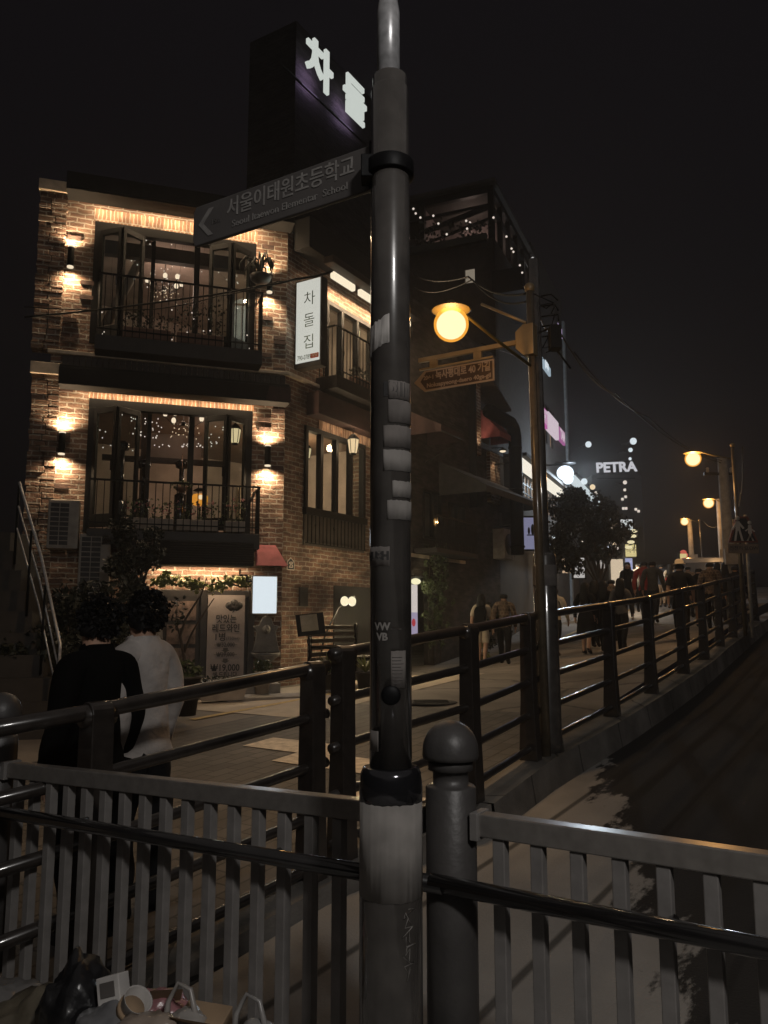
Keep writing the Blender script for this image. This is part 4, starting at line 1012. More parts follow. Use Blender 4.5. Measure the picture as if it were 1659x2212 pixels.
planter(FA, -1.6, -.30, 6.41, .8, 'leafy planter on the upper balcony right of the middle', False, 5, True, .55)
planter(SA, 2.2, -.3, 6.35, .8, 'planter on the small side balcony', False, 6, True, .2)
def hanging(px, py, y, label, r=.15):
    x, z = FA(px, py, y); q = random.Random(int(px)); t = thing('hanging_basket', label, 'hanging basket', tuple(FA.w(x, y, z)), 0, 'baskets hung inside the middle window')
    m = MB(FA); m.lathe([(.03, -.10), (.10, -.06), (.12, .02)], (x, y, z), 14); m.tube([(x, y, z), (x, y, z+.6)], .005, 5); m.build('basket', M['terracotta'], t)
    m = MB(FA); m.cloud((x, y, z+.03), (r*1.3, r, .09), 90, .06, q); m.build('foliage', M['leaf'], t)
hanging(318, 1142, .1, 'flower basket low in the middle window left of the partition'); hanging(392, 1052, .2, 'basket with trailing leaves before the dark partition')
# wire planter with long curling leaves on the right pier
wp = thing('hanging_planter', 'round hanging planter with long arching leaves beside the upper wall lamp', 'planter', tuple(FA.w(-.45, -.5, 7.9)))
x, z = FA(563, 602, -.45)
m = MB(FA); m.lathe([(.05, -.10), (.17, -.04), (.20, .05), (.18, .06), (.10, .02)], (x, -.45, z), 18); m.build('pot', M['dark_paint'], wp)
q = random.Random(9)
for k in range(20):
    a = q.uniform(0, 2*pi); r = q.uniform(.20, .36); h = q.uniform(.28, .45)
    pts = [(x, -.45, z+.04), (x+.35*r*cos(a), -.45+.35*r*sin(a), z+h*.9), (x+.8*r*cos(a), -.45+.8*r*sin(a), z+h), (x+1.1*r*cos(a), -.45+1.1*r*sin(a), z+h*.6), (x+1.05*r*cos(a), -.45+1.05*r*sin(a), z+h*.15)]
    m = MB(FA); m.tube(pts, [.006, .015, .017, .011, .002], 6); m.build('leaf', M['leaf_dark'], wp)
# clock-like curtain and sideboards glimpsed in the side window
m = MB(SA)
for k in range(4): m.box(.9+k*.62, 1.42+k*.62, 1.9, 1.96, 3.1, 4.35); m.box(.95+k*.62, 1.37+k*.62, 1.88, 1.90, 3.2, 4.25)
m.build('room_panelling', M['stone'], rest)
gar = thing('ivy_garland', 'long pale garland of leaves along the brick above the wine poster', 'garland', tuple(FA.w(-1.3, -.3, 2.2)))
m = MB(FA); q = random.Random(21)
for k in range(150):
    u = q.random(); xx = -2.25+1.75*u; m.cloud((xx, -.28+q.gauss(0, .05), 2.22+.05*sin(u*9)+q.gauss(0, .045)), (.06, .05, .05), 7, .075, q)
m.build('foliage', M['leaf_pale'], gar)
m = MB(FA); m.tube([(-2.25+.25*k, -.26, 2.2+.03*sin(k*1.7)) for k in range(8)], .012, 6); m.build('stem', M['bark'], gar)
# air conditioner units at the left edge
def ac(px0, py0, px1, py1, label):
    x0, z1 = FA(px0, py0, -.5); x1, z0 = FA(px1, py1, -.5)
    t = thing('air_conditioner', label, 'air conditioner', tuple(FA.w(x0, -.3, z0)), 0, 'outdoor units on the left pier')
    m = MB(FA); m.box(x0, x1+.12, -.48, -.14, z0, z1); m.build('casing', M['ac_white'], t, .015)
    m = MB(FA); m.box(x0+.04, x1-.03, -.484, -.47, z0+.05, z1-.05); m.build('coil', M['dark_paint'], t)
    m = MB(FA); n = max(6, int((z1-z0)/.085))
    for k in range(n+1): m.box(x0+.03, x1-.02, -.50, -.485, z0+.05+(z1-z0-.1)*k/n-.006, z0+.05+(z1-z0-.1)*k/n+.006)
    for k in range(3): m.box(x0+.03+(x1-x0-.06)*k/2-.006, x0+.03+(x1-x0-.06)*k/2+.006, -.506, -.49, z0+.04, z1-.04)
    m.build('grille', M['ac_white'], t)
ac(105, 1078, 150, 1185, 'upper air conditioner with a grid guard on the left brick pier'); ac(172, 1152, 216, 1320, 'lower air conditioner with a grid guard beside the dark tree')

# ------------------------------------------------------------------ plants, trees
def tree(name, label, cat, base, trunk_h, trunk_r, blobs, leafm, n, size, seed=1, group=None, limbs=5):
    q = random.Random(seed); t = thing(name, label, cat, base, 0, group); b = Vector(base)
    m = MB(); tops = []
    p1 = b+Vector((q.uniform(-.1, .1), q.uniform(-.1, .1), trunk_h*.6)); p2 = b+Vector((q.uniform(-.15, .15), q.uniform(-.1, .1), trunk_h))
    m.tube([b, b+(p1-b)*.5, p1, p2], [trunk_r*1.25, trunk_r, trunk_r*.85, trunk_r*.6], 10)
    for c, r in blobs[:limbs+3]:
        c = Vector(c); mid = (p2+c)/2+Vector((q.uniform(-.1, .1), q.uniform(-.1, .1), -.05)); m.tube([p1+(p2-p1)*q.random(), mid, c], [trunk_r*.5, trunk_r*.3, .008], 6)
    m.build('trunk', M['bark'], t)
    m = MB(); m2 = MB()
    for i, (c, r) in enumerate(blobs):
        (m if i % 3 else m2).cloud(c, r, n, size, q, .35)
    m.build('crown', leafm, t)
    if m2.v: m2.build('crown_cluster', leafm, t)
    return t
def blobs(c, R_, k, r, seed):
    q = random.Random(seed); o = []
    for i in range(k):
        v = Vector((q.gauss(0,1), q.gauss(0,1), q.gauss(0,1))).normalized()*q.random()**.4
        s = q.uniform(.7, 1.25); o.append(((c[0]+v.x*R_[0], c[1]+v.y*R_[1], c[2]+v.z*R_[2]), (r*s, r*s, r*s*.8)))
    return o
c = aty(288, 1185, 12.0); c2 = aty(300, 1262, 11.9)
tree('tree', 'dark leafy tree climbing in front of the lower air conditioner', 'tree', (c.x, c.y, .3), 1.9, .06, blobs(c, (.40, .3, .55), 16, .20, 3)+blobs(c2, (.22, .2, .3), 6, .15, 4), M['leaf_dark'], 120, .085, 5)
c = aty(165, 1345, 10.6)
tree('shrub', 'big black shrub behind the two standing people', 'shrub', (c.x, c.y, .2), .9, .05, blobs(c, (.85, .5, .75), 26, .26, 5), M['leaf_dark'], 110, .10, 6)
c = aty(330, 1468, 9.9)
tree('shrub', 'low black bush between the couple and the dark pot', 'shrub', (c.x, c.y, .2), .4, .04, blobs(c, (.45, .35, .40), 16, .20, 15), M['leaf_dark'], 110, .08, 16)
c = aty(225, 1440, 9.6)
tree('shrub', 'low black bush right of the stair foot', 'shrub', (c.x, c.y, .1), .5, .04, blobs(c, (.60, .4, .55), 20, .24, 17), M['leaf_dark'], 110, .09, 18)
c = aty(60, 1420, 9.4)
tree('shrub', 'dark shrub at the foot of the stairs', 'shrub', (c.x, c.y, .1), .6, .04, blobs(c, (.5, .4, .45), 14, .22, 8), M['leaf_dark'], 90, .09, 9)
def pot(px, py, y, r, h, label, m_='terracotta', plant=None, seed=1, spiky=False, group='plant pots before the restaurant'):
    b = aty(px, py, y); b.z = G(b.x, b.y) if py is None else b.z
    t = thing('potted_plant', label, 'plant pot', tuple(b), 0, group); q = random.Random(seed)
    m = MB(); m.lathe([(r*.75, 0), (r, h), (r*1.06, h), (r*1.06, h+.03), (r*.9, h+.03), (r*.85, h-.03)], b, 20); m.build('pot', M[m_], t)
    if plant:
        m = MB()
        if spiky:
            for k in range(46):
                a = q.uniform(0, 6.28); l = q.uniform(.2, .38); e = q.uniform(.5, 1.3)
                d = Vector((cos(a)*cos(e), sin(a)*cos(e), sin(e))); p0 = b+Vector((0,0,h)); p1 = p0+d*l; sd = d.cross(Vector((0,0,1))).normalized()*.02
                mid = p0+d*l*.5+Vector((0,0,.03)); m.add([p0, mid-sd, p1, mid+sd], [(0,1,2,3)])
        else: m.cloud((b.x, b.y, b.z+h+plant*.6), (r*1.2, r*1.2, plant), int(150), .07, q)
        m.build('foliage', M['leaf'] if seed % 2 else M['leaf_pale'], t)
    return t
pot(395, 1545, 9.6, .20, .42, 'large dark pot with grass beside the railing', 'dark_paint', .15, 3)
pot(566, 1502, 12.6, .13, .34, 'pale tapered pot under the wall fountain', 'pot_pale', .14, 5)
pot(712, 1490, 13.0, .16, .25, 'spiky plant in a dark pot left of the paired railing posts', 'dark_paint', .3, 2, True)
pot(790, 1488, 13.4, .16, .25, 'spiky plant in a dark pot just left of the sign pole', 'dark_paint', .3, 4, True)
pot(300, 1520, 10.6, .2, .3, 'low pot hidden by the couple', 'terracotta', .2, 7)
# long planter trough
b = aty(478, 1512, 12.0)
tr = thing('planter_trough', 'long pale planter trough on the ground before the wine poster', 'planter', tuple(b))
m = MB(); u = Vector((.951, .309, 0)); 
TT = Matrix(((u.x, -u.y, 0, b.x), (u.y, u.x, 0, b.y), (0, 0, 1, b.z), (0, 0, 0, 1)))
m = MB(TT); m.prism([(-.30, 0), (.30, 0), (.36, .20), (.39, .20), (.39, .23), (-.39, .23), (-.39, .20), (-.36, .20)], -.13, .13); m.build('trough', M['pot_pale'], tr, .006)
m = MB(TT); q = random.Random(3)
for k in range(7): m.cloud((-.3+k*.1, 0, .28), (.08, .1, .08), 30, .05, q)
m.build('foliage', M['leaf_dark'], tr)
# thin bare sapling
b = aty(393, 1490, 11.6)
sp_ = thing('sapling', 'thin bare sapling in front of the food photo board', 'tree', tuple(b))
m = MB(); m.tube([b, b+Vector((.02, 0, .45)), b+Vector((-.05, 0, .75)), b+Vector((.02, 0, 1.0)), b+Vector((.22, .05, 1.35)), b+Vector((.3, .05, 1.6))], [.028, .025, .022, .018, .012, .006], 8)
m.tube([b+Vector((0, 0, .5)), b+Vector((.12, 0, .8)), b+Vector((.2, 0, .95)), b+Vector((.4, .1, 1.3))], [.02, .016, .012, .005], 8)
m.tube([b+Vector((-.05, 0, .75)), b+Vector((-.12, 0, .95)), b+Vector((-.1, 0, 1.3))], [.014, .01, .004], 6); m.build('trunk', M['bark'], sp_)
m = MB(); m.cloud(b+Vector((-.1, 0, 1.1)), (.14, .12, .3), 60, .07, random.Random(2)); m.build('crown', M['leaf_dark'], sp_)
# menu on a music stand, slatted bench
b = aty(668, 1478, 13.2); ms = thing('menu_stand', 'black music stand holding a pale menu sheet by the brick wall', 'menu stand', tuple(b))
m = MB(); m.tube([b, b+Vector((0, 0, .85))], .014, 8)
for a in (0, 2.1, 4.2): m.tube([b+Vector((0, 0, .25)), b+Vector((.25*cos(a), .25*sin(a), 0))], .01, 6)
m.build('stand', M['black_metal'], ms)
T = Matrix.Translation(b+Vector((0, -.02, .98))) @ Matrix.Rotation(R(14), 4, 'Z') @ Matrix.Rotation(R(-14), 4, 'X') @ Matrix.Rotation(R(-6), 4, 'Y')
m = MB(T); m.box(-.22, .24, 0, .02, -.2, .16); m.build('desk', M['black_metal'], ms)
m = MB(T); m.box(-.15, .13, -.01, -.004, -.13, .14); m.build('menu_sheet', mat('menu_paper', (.45, .38, .26), .8), ms)
b = aty(720, 1478, 13.6); bt = thing('bench', 'dark slatted garden bench below the floodlights', 'bench', tuple(b))
T = Matrix(((SA.X.x, SA.Y.x, 0, b.x), (SA.X.y, SA.Y.y, 0, b.y), (0, 0, 1, b.z), (0, 0, 0, 1)))
for k in range(5):
    m = MB(T); m.box(-.5, 1.0, .14+.012*k, .165+.012*k, .46+k*.11, .53+k*.11); m.build('back_slat', M['dark_wood'], bt, .004)
for k in range(4):
    m = MB(T); m.box(-.5, 1.0, -.32+k*.11, -.23+k*.11, .42, .45); m.build('seat_slat', M['dark_wood'], bt, .004)
for x in (-.45, .95):
    m = MB(T); m.box(x-.03, x+.03, -.32, -.27, 0, .62); m.box(x-.03, x+.03, .14, .19, 0, 1.0); m.box(x-.025, x+.025, -.32, .16, .6, .64); m.box(x-.025, x+.025, -.3, .15, .36, .42); m.build('leg_frame', M['black_metal'], bt, .004)
# stairs at the far left with their steel handrail
b = aty(126, 1520, 8.9)
sr = thing('staircase', 'dark outside staircase at the left edge with a shining handrail', 'staircase', tuple(b))
e0 = aty(130, 1392, 8.9); e1 = aty(42, 1042, 9.6)
d = Vector((e1.x-e0.x, e1.y-e0.y, 0)); n_ = Vector((-1.0, -.25, 0))
m = MB()
for k in range(9):
    f = k/8; p = Vector((e0.x, e0.y, b.z)) + d*f*1.25 + Vector((0, .15*f, 0))
    z = b.z+.02+ (e1.z-e0.z)*f*1.02
    vs = [p, p+n_*1.6, p+n_*1.6+Vector((.1, .5, 0)), p+Vector((.05, .5, 0))]
    m.slab([(v.x, v.y) for v in vs], max(-.2, z-.5), z)
m.build('steps', M['fascia_grey'], sr)
m = MB(); mid = (e0+e1)/2+Vector((.03, 0, .02))
m.tube([Vector((e0.x, e0.y, b.z)), e0+Vector((0, 0, -.04)), e0, mid, e1], .017, 12); m.build('handrail', M['galvanised'], sr)
for off in (.28, .55):
    m = MB(); m.tube([e0-Vector((0, 0, off)), mid-Vector((0, 0, off)), e1-Vector((0, 0, off))], .010, 8); m.build('lower_rail', M['galvanised'], sr)
for f in (.34, .68, 1.0):
    p = e0+(e1-e0)*f; m = MB(); m.tube([p, p-Vector((0, 0, 1.0))], .016, 8); m.build('baluster', M['black_metal'], sr)
# ------------------------------------------------------------------ the dark brick bar next door
bar = thing('dark_bar', 'dark brick bar building with canvas awnings and an iron balcony, right of the sign pole', 'building', tuple(SA.w(4.35, 0, .5)))
DW = (5.35, 6.35, 3.55, 4.75); DD = (4.75, 5.9, .3, 2.62); D3 = (6.75, 7.75, 3.6, 4.6)
m = MB(SA); wall(m, 4.35, 10.06, -.2, 9.4, [DW, DD, D3]); m.box(4.35, 10.05, .3, 4.6, 9.2, 9.4); m.build('front_wall', M['brick_dark'], bar)
m = MB(SA); m.box(4.35, 10.06, 2.2, 2.3, .2, 9.2); m.box(4.4, 10, .29, 2.2, 2.75, 2.95); m.box(4.4, 10, .29, 2.2, 5.3, 5.5); m.build('inner_wall', M['int_wall'], bar)
for o, nm in ((DW, 2), (D3, 2)):
    a, b, c, d = o; m = MB(SA); m.box(a, b, -.03, .06, d-.06, d); m.box(a, b, -.03, .06, c, c+.06)
    for k in range(nm+1): m.box(a+(b-a-.06)*k/nm, a+(b-a-.06)*k/nm+.06, -.028, .06, c+.06, d-.06)
    f = m.build('window_frame', M['black_metal'], bar); m = MB(SA); m.box(a+.05, b-.05, .02, .026, c+.05, d-.05); m.build('pane', M['glass'], f)
lamp('bar_room_light', 'POINT', tuple(SA.w(5.9, 1.3, 4.5)), 5, (1, .85, .62), .12)
m = MB(SA); m.box(4.5, 7.6, -.06, -.004, 3.06, 3.14); m.build('ledge', M['stone'], bar)
m = MB(SA); m.box(4.9, 7.2, -.6, -.005, 3.16, 3.26); o = m.build('balcony', M['dark_paint'], bar, .005)
m = MB(SA); q = random.Random(5)
m.box(4.9, 7.2, -.6, -.57, 4.0, 4.04); m.box(7.17, 7.2, -.57, -.01, 4.0, 4.04)
for k in range(26):
    x = 4.95+k*.088; m.box(x-.008, x+.008, -.59, -.575, 3.26, 4.0)
    m.tube([(x+.01, -.585, 3.4), (x+.05, -.585, 3.5), (x+.02, -.585, 3.62), (x+.05, -.585, 3.74), (x+.01, -.585, 3.84)], .007, 5)
for k in range(7): m.box(7.18, 7.195, -.55+k*.085, -.535+k*.085, 3.26, 4.0)
m.build('iron_balustrade', M['black_metal'], o)
def awning(fr, x0, x1, z0, z1, dep, m_, parent, name='canvas_awning'):
    m = MB(fr); m.add([(x0, -.01, z1), (x1, -.01, z1), (x1, -dep, z0), (x0, -dep, z0), (x0, -dep, z0-.16), (x1, -dep, z0-.16), (x0, -.01, z0-.16), (x1, -.01, z0-.16)],
        [(0,3,2,1), (3,4,5,2), (0,6,4,3), (1,2,5,7)])
    o = m.build(name, m_, parent); so = o.modifiers.new('thickness', 'SOLIDIFY'); so.thickness = .012
    return o
awning(SA, 6.2, 10.0, 4.85, 5.55, 1.3, M['cloth_grey'], bar); awning(SA, 4.4, 5.6, 6.0, 6.5, 1.0, M['fascia_wine'], bar)
m = MB(SA); m.tube([(5.6, -1.0, 5.86), (4.4, -1.0, 5.86)], .02, 8); m.tube([(5.5, -.02, 5.4), (5.5, -1.0, 5.86)], .02, 8); m.build('awning_bar', M['fascia_grey'], bar)
m = MB(SA); m.box(8.15, 8.5, -.16, -.003, 6.1, 8.2); m.build('brick_pier', M['brick'], bar)
m = MB(SA); m.box(8.05, 8.13, -.2, -.003, 4.6, 8.6); m.build('drain_pipe', M['black_metal'], bar)
m = MB(SA); m.prism([(8.05, 8.5), (9.9, 7.7), (9.9, 7.62), (8.05, 8.42)], -.5, -.003); m.build('gable_board', M['dark_wood'], bar)
m = MB(SA); m.box(9.2, 9.9, -.12, -.003, 4.9, 6.35); m.build('brick_pier', M['brick'], bar)
lamp('pier_light', 'SPOT', tuple(SA.w(8.32, -.30, 6.2)), 16, WARM, .04, aim=tuple(SA.w(8.35, -.05, 8)), spot=R(70))
lamp('pier_light', 'SPOT', tuple(SA.w(9.45, -.34, 6.30)), 16, WARM, .04, aim=tuple(SA.w(9.45, -.05, 4.6)), spot=R(80))
pl_ = thing('wall_lamp', 'small round wall lamp under the exhaust duct', 'wall lamp', tuple(SA.w(9.5, -.3, 6.4)))
m = MB(SA); m.lathe([(.02, .10), (.10, .03), (.12, 0)], (9.55, -.36, 6.40), 16); m.tube([(9.55, -.02, 6.52), (9.55, -.36, 6.50)], .012, 6); m.build('shade', M['black_metal'], pl_)
m = MB(SA); m.sphere((9.55, -.36, 6.395), .09, 12, 8, (1, 1, .45)); m.build('bulb', E_BULB, pl_)
awning(SA, 8.55, 9.5, 6.75, 7.5, .7, M['pink_cloth'], bar)
du = thing('exhaust_duct', 'fat dark exhaust duct bending down the bar wall', 'duct', tuple(SA.w(10, -.5, 4)))
x0, z0 = SA(1066, 893, -.75); x1, z1 = SA(1112, 925, -.75)
m = MB(SA); m.tube([(x0-.3, -.75, z0), (x1-.35, -.75, z0-.02), (x1-.12, -.75, z0-.12), (x1, -.75, z0-.36), (x1, -.75, 3.4)], .19, 18); m.build('pipe', M['black_metal'], du)
m = MB(SA)
for z in (3.6, 5.2, 6.4): m.lathe([(.195, 0), (.21, .01), (.21, .05), (.195, .06)], (x1, -.75, z), 18)
for z in (4.2, 6.0): m.box(x1-.02, x1+.02, -.58, -.01, z, z+.04)
m.build('joint_ring', M['black_metal'], du)
a2 = thing('air_conditioner', 'pale air conditioner on the bar wall low beside the duct', 'air conditioner', tuple(SA.w(9.6, -.3, 2.9)))
m = MB(SA); m.box(9.3, 10.0, -.45, -.1, 3.3, 4.15); m.build('casing', M['ac_white'], a2, .02)
m = MB(SA); m.lathe([(.30, 0), (.30, .012)], (0, 0, 0), 24, T=Matrix.Translation((9.65, -.455, 3.72)) @ Matrix.Rotation(pi/2, 4, 'X')); m.build('fan_guard', M['dark_paint'], a2)
# lit doorway poster with ivy, bright lamp over it
dp = thing('lit_poster', 'glowing white doorway poster with a lilac print beside the ivy', 'poster', tuple(SA.w(5.1, 0, .6)))
xa, za = SA(880, 1262, -.08); xb, zb = SA(906, 1375, -.08)
m = MB(SA); m.box(xa-.3, xb-.12, -.10, -.06, zb, za); m.build('panel', glow('lit_poster', (.58, .52, .48), 1.0, True), dp)
m = MB(SA); m.box(xa-.3, xb-.13, -.106, -.101, zb+.05, zb+.55); m.build('lilac_print', glow('lit_lilac', (.30, .26, .36), 1.0), dp)
m = MB(SA); m.lathe([(.09, 0), (.07, .002)], (0, 0, 0), 14, T=Matrix.Translation((xb-.32, -.108, zb+.32)) @ Matrix.Rotation(pi/2, 4, 'X')); m.build('red_print', glow('lit_red', (.35, .04, .05), 1.0), dp)
x, z = SA(898, 1256, -.3)
dl = thing('door_lamp', 'bright yellowish lamp over the lit doorway poster', 'lamp', tuple(SA.w(x, -.3, z)))
m = MB(SA); m.sphere((x, -.3, z), .12, 14, 8, (1.4, .8, .6)); m.build('bulb', glow('lit_doorlamp', (.95, .88, .56), 1.0), dl)
m = MB(SA); m.box(x-.25, x+.2, -.42, -.003, z+.09, z+.13); m.build('hood', M['black_metal'], dl)
lamp('door_light', 'POINT', tuple(SA.w(x, -.52, z-.12)), 16, (1, .88, .55), .08)
iv = thing('ivy', 'ivy climbing round the lit doorway up to the iron balcony', 'ivy', tuple(SA.w(6, -.1, .6)))
m = MB(SA); q = random.Random(8)
for k in range(120):
    u = q.random(); xx = 5.35+1.0*u+q.gauss(0, .12); zz = 1.0+2.4*q.random()**.8
    m.cloud((xx, -.14+q.gauss(0, .05), zz), (.10, .05, .10), 9, .085, q)
for k in range(36): m.cloud((4.95+q.random()*.55, -.2, 2.35+q.gauss(0, .10)), (.09, .06, .10), 9, .08, q)
m.build('foliage', M['leaf'], iv)
m = MB(SA)
for k in range(4): m.tube([(5.5+k*.2, -.06, .6), (5.45+k*.24, -.07, 1.6), (5.6+k*.2, -.06, 3.2)], .012, 5)
m.build('stem', M['bark'], iv)
b = SA.w(6.6, -1.0, .55)
tree('shrub', 'round clipped shrub in front of the dark bar', 'shrub', tuple(b), .7, .04, blobs((b.x+.2, b.y, 1.5), (.55, .45, .45), 16, .22, 12), M['leaf_dark'], 110, .08, 12)
b = SA.w(5.5, -1.15, .5)
t = planter(SA, 5.9, -1.1, .50, 1.3, 'dark planter with pale trailing flowers by the doorway', False, 14, True, .30, group=None)
m = MB(SA); q = random.Random(15)
for k in range(26): m.cloud((5.4+q.random()*.75, -1.26+q.gauss(0, .05), .62+q.random()*.62), (.09, .06, .09), 8, .085, q)
m.build('pale_leaves', M['leaf_pale'], [o for o in scn.objects if o.get('label') == 'dark planter with pale trailing flowers by the doorway'][0])

# ------------------------------------------------------------------ tall building with the glazed roof terrace
tw = thing('terrace_building', 'tall dark building with a glazed roof terrace hung with bulbs', 'building', (K.x, K.y, .6))
zT = LB(1080, 395)[1]; zF = LB(1080, 510)[1]
m = MB(LB); wall(m, -7, 0, 8.2, zF, [(-.95, -.62, 12.05-.2, 12.05+.25)]); m.build('flank_wall', M['grey_render'] if 'grey_render' in M else M.setdefault('grey_render', mat('grey_render', (.042, .037, .034), .9, bump=.15)), tw)
TW = []
m = MB(FB); wall(m, 0, 5.3, .4, zF, TW+[(.6, 1.6, 5.2, 6.6)]); m.box(0, 5.3, .28, 7, zF-.3, zF-.02); m.build('front_wall', M['grey_render'], tw)
m = MB(LB); m.box(-.93, -.64, .05, .08, 11.85, 12.3); m.build('lit_window', glow('lit_small_window', (.20, .17, .13), 1.0), tw)
gt = mat('terrace_canvas', (.16, .13, .125), .8, var=.4, scale=1.5)
m = MB(LB)
for x in (-7, -4.6, -2.35, -.09): m.box(x-.09 if x > -7 else x, x+.09, .02, .18, zF, zT)
m.box(-7, 0, .02, .18, zT-.22, zT); m.bar((-7, .1, zF+1.10), (-.1, .1, zF+1.12), .09, .1); m.bar((-2.35, .12, zT-1.05), (-.1, .12, zT-.62), .08, .16); m.bar((-2.35, .14, zT-1.45), (-.1, .14, zT-1.0), .06, .07)
m.build('terrace_frame', M['black_metal'], tw)
m = MB(FB)
for k in range(6): m.box(k*1.04+.02, k*1.04+.16, .02, .16, zF, zT)
m.box(.18, 5.36, .02, .16, zT-.2, zT); m.box(.18, 5.3, .03, .15, zF+1.05, zF+1.13); m.build('terrace_frame', M['black_metal'], tw)
m = MB(FB); m.box(-.2, 5.5, -.12, 7, zT+.004, zT+.10); m.build('terrace_roof', M['fascia_grey'], tw)
m = MB(FB); m.box(.5, 5.2, 2.4, 2.45, zF+.02, zT-.05); m.build('terrace_canvas', gt, tw)
m = MB(LB); m.box(-6.8, -.5, 2.3, 2.35, zF+.02, zT-.05); m.build('terrace_canvas', gt, tw)
q = random.Random(31); m = MB(LB); m.box(-2.7, -.2, -.16, .02, zF-.1, zF+.12)
for k in range(26): m.cloud((-2.6+q.random()*2.3, -.08, zF+.35+q.gauss(0, .2)), (.2, .1, .2), 10, .13, q)
m.build('terrace_planting', M['leaf_dark'], tw)
lamp('terrace_light', 'POINT', tuple(FB.w(1.6, 1.2, zT-.7)), 18, (1, .72, .6), .2); lamp('terrace_light', 'POINT', tuple(FB.w(4.2, 1.0, zT-.7)), 14, (1, .75, .65), .2)
sb_ = thing('string_lights', 'small warm bulbs strung along the roof terrace', 'string lights', (K.x, K.y, zT-1))
me = None
for fr, px, py in [(LB, 908, 470), (LB, 893, 451), (LB, 898, 461), (LB, 936, 466), (LB, 947, 483), (LB, 1007, 477), (LB, 1015, 481), (LB, 1009, 494), (LB, 965, 506), (LB, 1066, 470), (FB, 1094, 511), (FB, 1105, 537), (FB, 1109, 544), (FB, 1123, 573), (FB, 1128, 589)]:
    x, z = fr(px, py, -.15)
    if me is None:
        g = MB(); g.sphere((0, 0, 0), .036, 8, 6); o = g.build('bulb', E_FAIRY); me = o.data
    else: o = bpy.data.objects.new('bulb', me); scn.collection.objects.link(o)
    o.parent = sb_; o.location = WM[sb_.name].inverted() @ fr.w(x, -.15, z)
x, z = FB(1151, 570, -.1)
m = MB(FB); m.sphere((x, -.1, z), .22, 12, 10, (.5, .5, 1.2)); tl = tag(m.build('terrace_lamp', E_WHITE), 'oval white lamp at the far end of the roof terrace', 'lamp')
# a pale cabin window, braces and stair on the side, and a broken bit of iron stair
xa, za = FB(1083, 598, -.3); xb, zb = FB(1126, 655, -.3)
m = MB(FB); m.box(xa, xb, -.2, -.17, zb, za); lw = m.build('louvred_window', M['ac_white'], tw)
m = MB(FB)
for k in range(7): m.box(xa, xb, -.24, -.2, zb+(za-zb)*k/6-.03, zb+(za-zb)*k/6+.03)
m.build('louvre', M['fascia_grey'], lw)
m = MB(FB); m.box(xa-.05, xa, -.9, -.02, zb-.6, za+.2); m.box(xb, xb+.05, -.9, -.02, zb-.6, za+.2); m.bar((xa, -.92, zb-.5), (xb, -.92, za), .06, .06); m.box(xa-.05, xb+.05, -.95, -.02, zb-.66, zb-.6); m.build('iron_stair', M['black_metal'], tw)
# ------------------------------------------------------------------ next building with the pink sign
pk = thing('shop_building', 'grey street building with lit tan windows and pink neon signs', 'building', tuple(FB.w(5.35, 0, 1.2)))
zP = 15.5
def fx(px): return FB(px, 1000)[0]
wins = []
for px0, px1, py0, py1 in ((1165, 1182, 805, 900), (1184, 1192, 830, 912), (1168, 1184, 935, 1005), (1186, 1194, 945, 1010)):
    a = FB(px0, (py0+py1)/2)[0]; b = FB(px1, (py0+py1)/2)[0]; d = FB(px0, py0)[1]; c = FB(px1, py1)[1]; wins.append((a, b, c, d))
W1 = [(5.45, 7.6, 8.25, 9.75), (7.85, 8.7, 8.25, 9.75), (5.45, 7.6, 5.55, 7.1), (7.85, 8.7, 5.55, 7.1), (9.1, 10.6, 5.55, 7.2)]
m = MB(FB); wall(m, 5.35, 11.2, .8, zP, W1+[(3.9, 11.0, 3.4, 5.0)][1:]); m.box(5.35, 11.2, .28, 7, zP-.3, zP-.02); m.build('front_wall', M['grey_render'], pk)
tanw = glow('lit_tan_window', (.17, .115, .075), 1.0)
for i, (a, b, c, d) in enumerate(W1):
    m = MB(FB); m.box(a, b, .12, .14, c, d); w_ = m.build('window', tanw if i != 4 else M['black_metal'], pk)
    m = MB(FB); n = 3 if b-a > 1.2 else 1
    for k in range(n+1): m.box(a+(b-a)*k/n-.03, a+(b-a)*k/n+.03, .05, .119, c, d)
    m.box(a, b, .05, .118, d-.06, d); m.box(a, b, .05, .118, (c+d)/2-.02, (c+d)/2+.02); m.build('window_frame', M['black_metal'], w_)
m = MB(FB); m.box(11.2, 11.5, -.1, 1, .8, zP-1); m.build('corner_pier', mat('pale_pier', (.25, .27, .28), .7), pk)
# glazed shop at the second floor with its glowing canopy
a, zc0 = FB(1125, 993, -.6); bb, zc1 = FB(1212, 1021, -.6)
m = MB(FB); m.bar((a, -.6, zc0-.12), (bb, -.6, zc0-.12), .12, .34); m.build('lit_canopy', glow('lit_canopy', (.95, .88, .74), 1.0, True), pk)
m = MB(FB); m.bar((a-.1, -.45, zc0+.14), (bb+.1, -.45, zc0+.14), .7, .10); m.build('canopy_roof', M['fascia_grey'], pk)
z0 = FB(1127, 1078, -.5)[1]; z1 = zc0-.3
m = MB(FB); m.box(a, bb-.6, -.44, -.42, z0, z1); gl = m.build('glazed_front', glow('lit_glazed_front', (.24, .19, .15), 1.0), pk)
m = MB(FB)
for k in range(14): m.box(a+(bb-.6-a)*k/13-.025, a+(bb-.6-a)*k/13+.025, -.48, -.445, z0, z1)
for k in range(4): m.box(a, bb-.6, -.475, -.446, z0+(z1-z0)*k/3-.02, z0+(z1-z0)*k/3+.02)
m.build('glazing_bars', M['black_metal'], gl)
m = MB(FB); m.box(a, bb, -.5, -.004, z0-.8, z0-.02); m.build('balcony_front', M['fascia_grey'], pk)
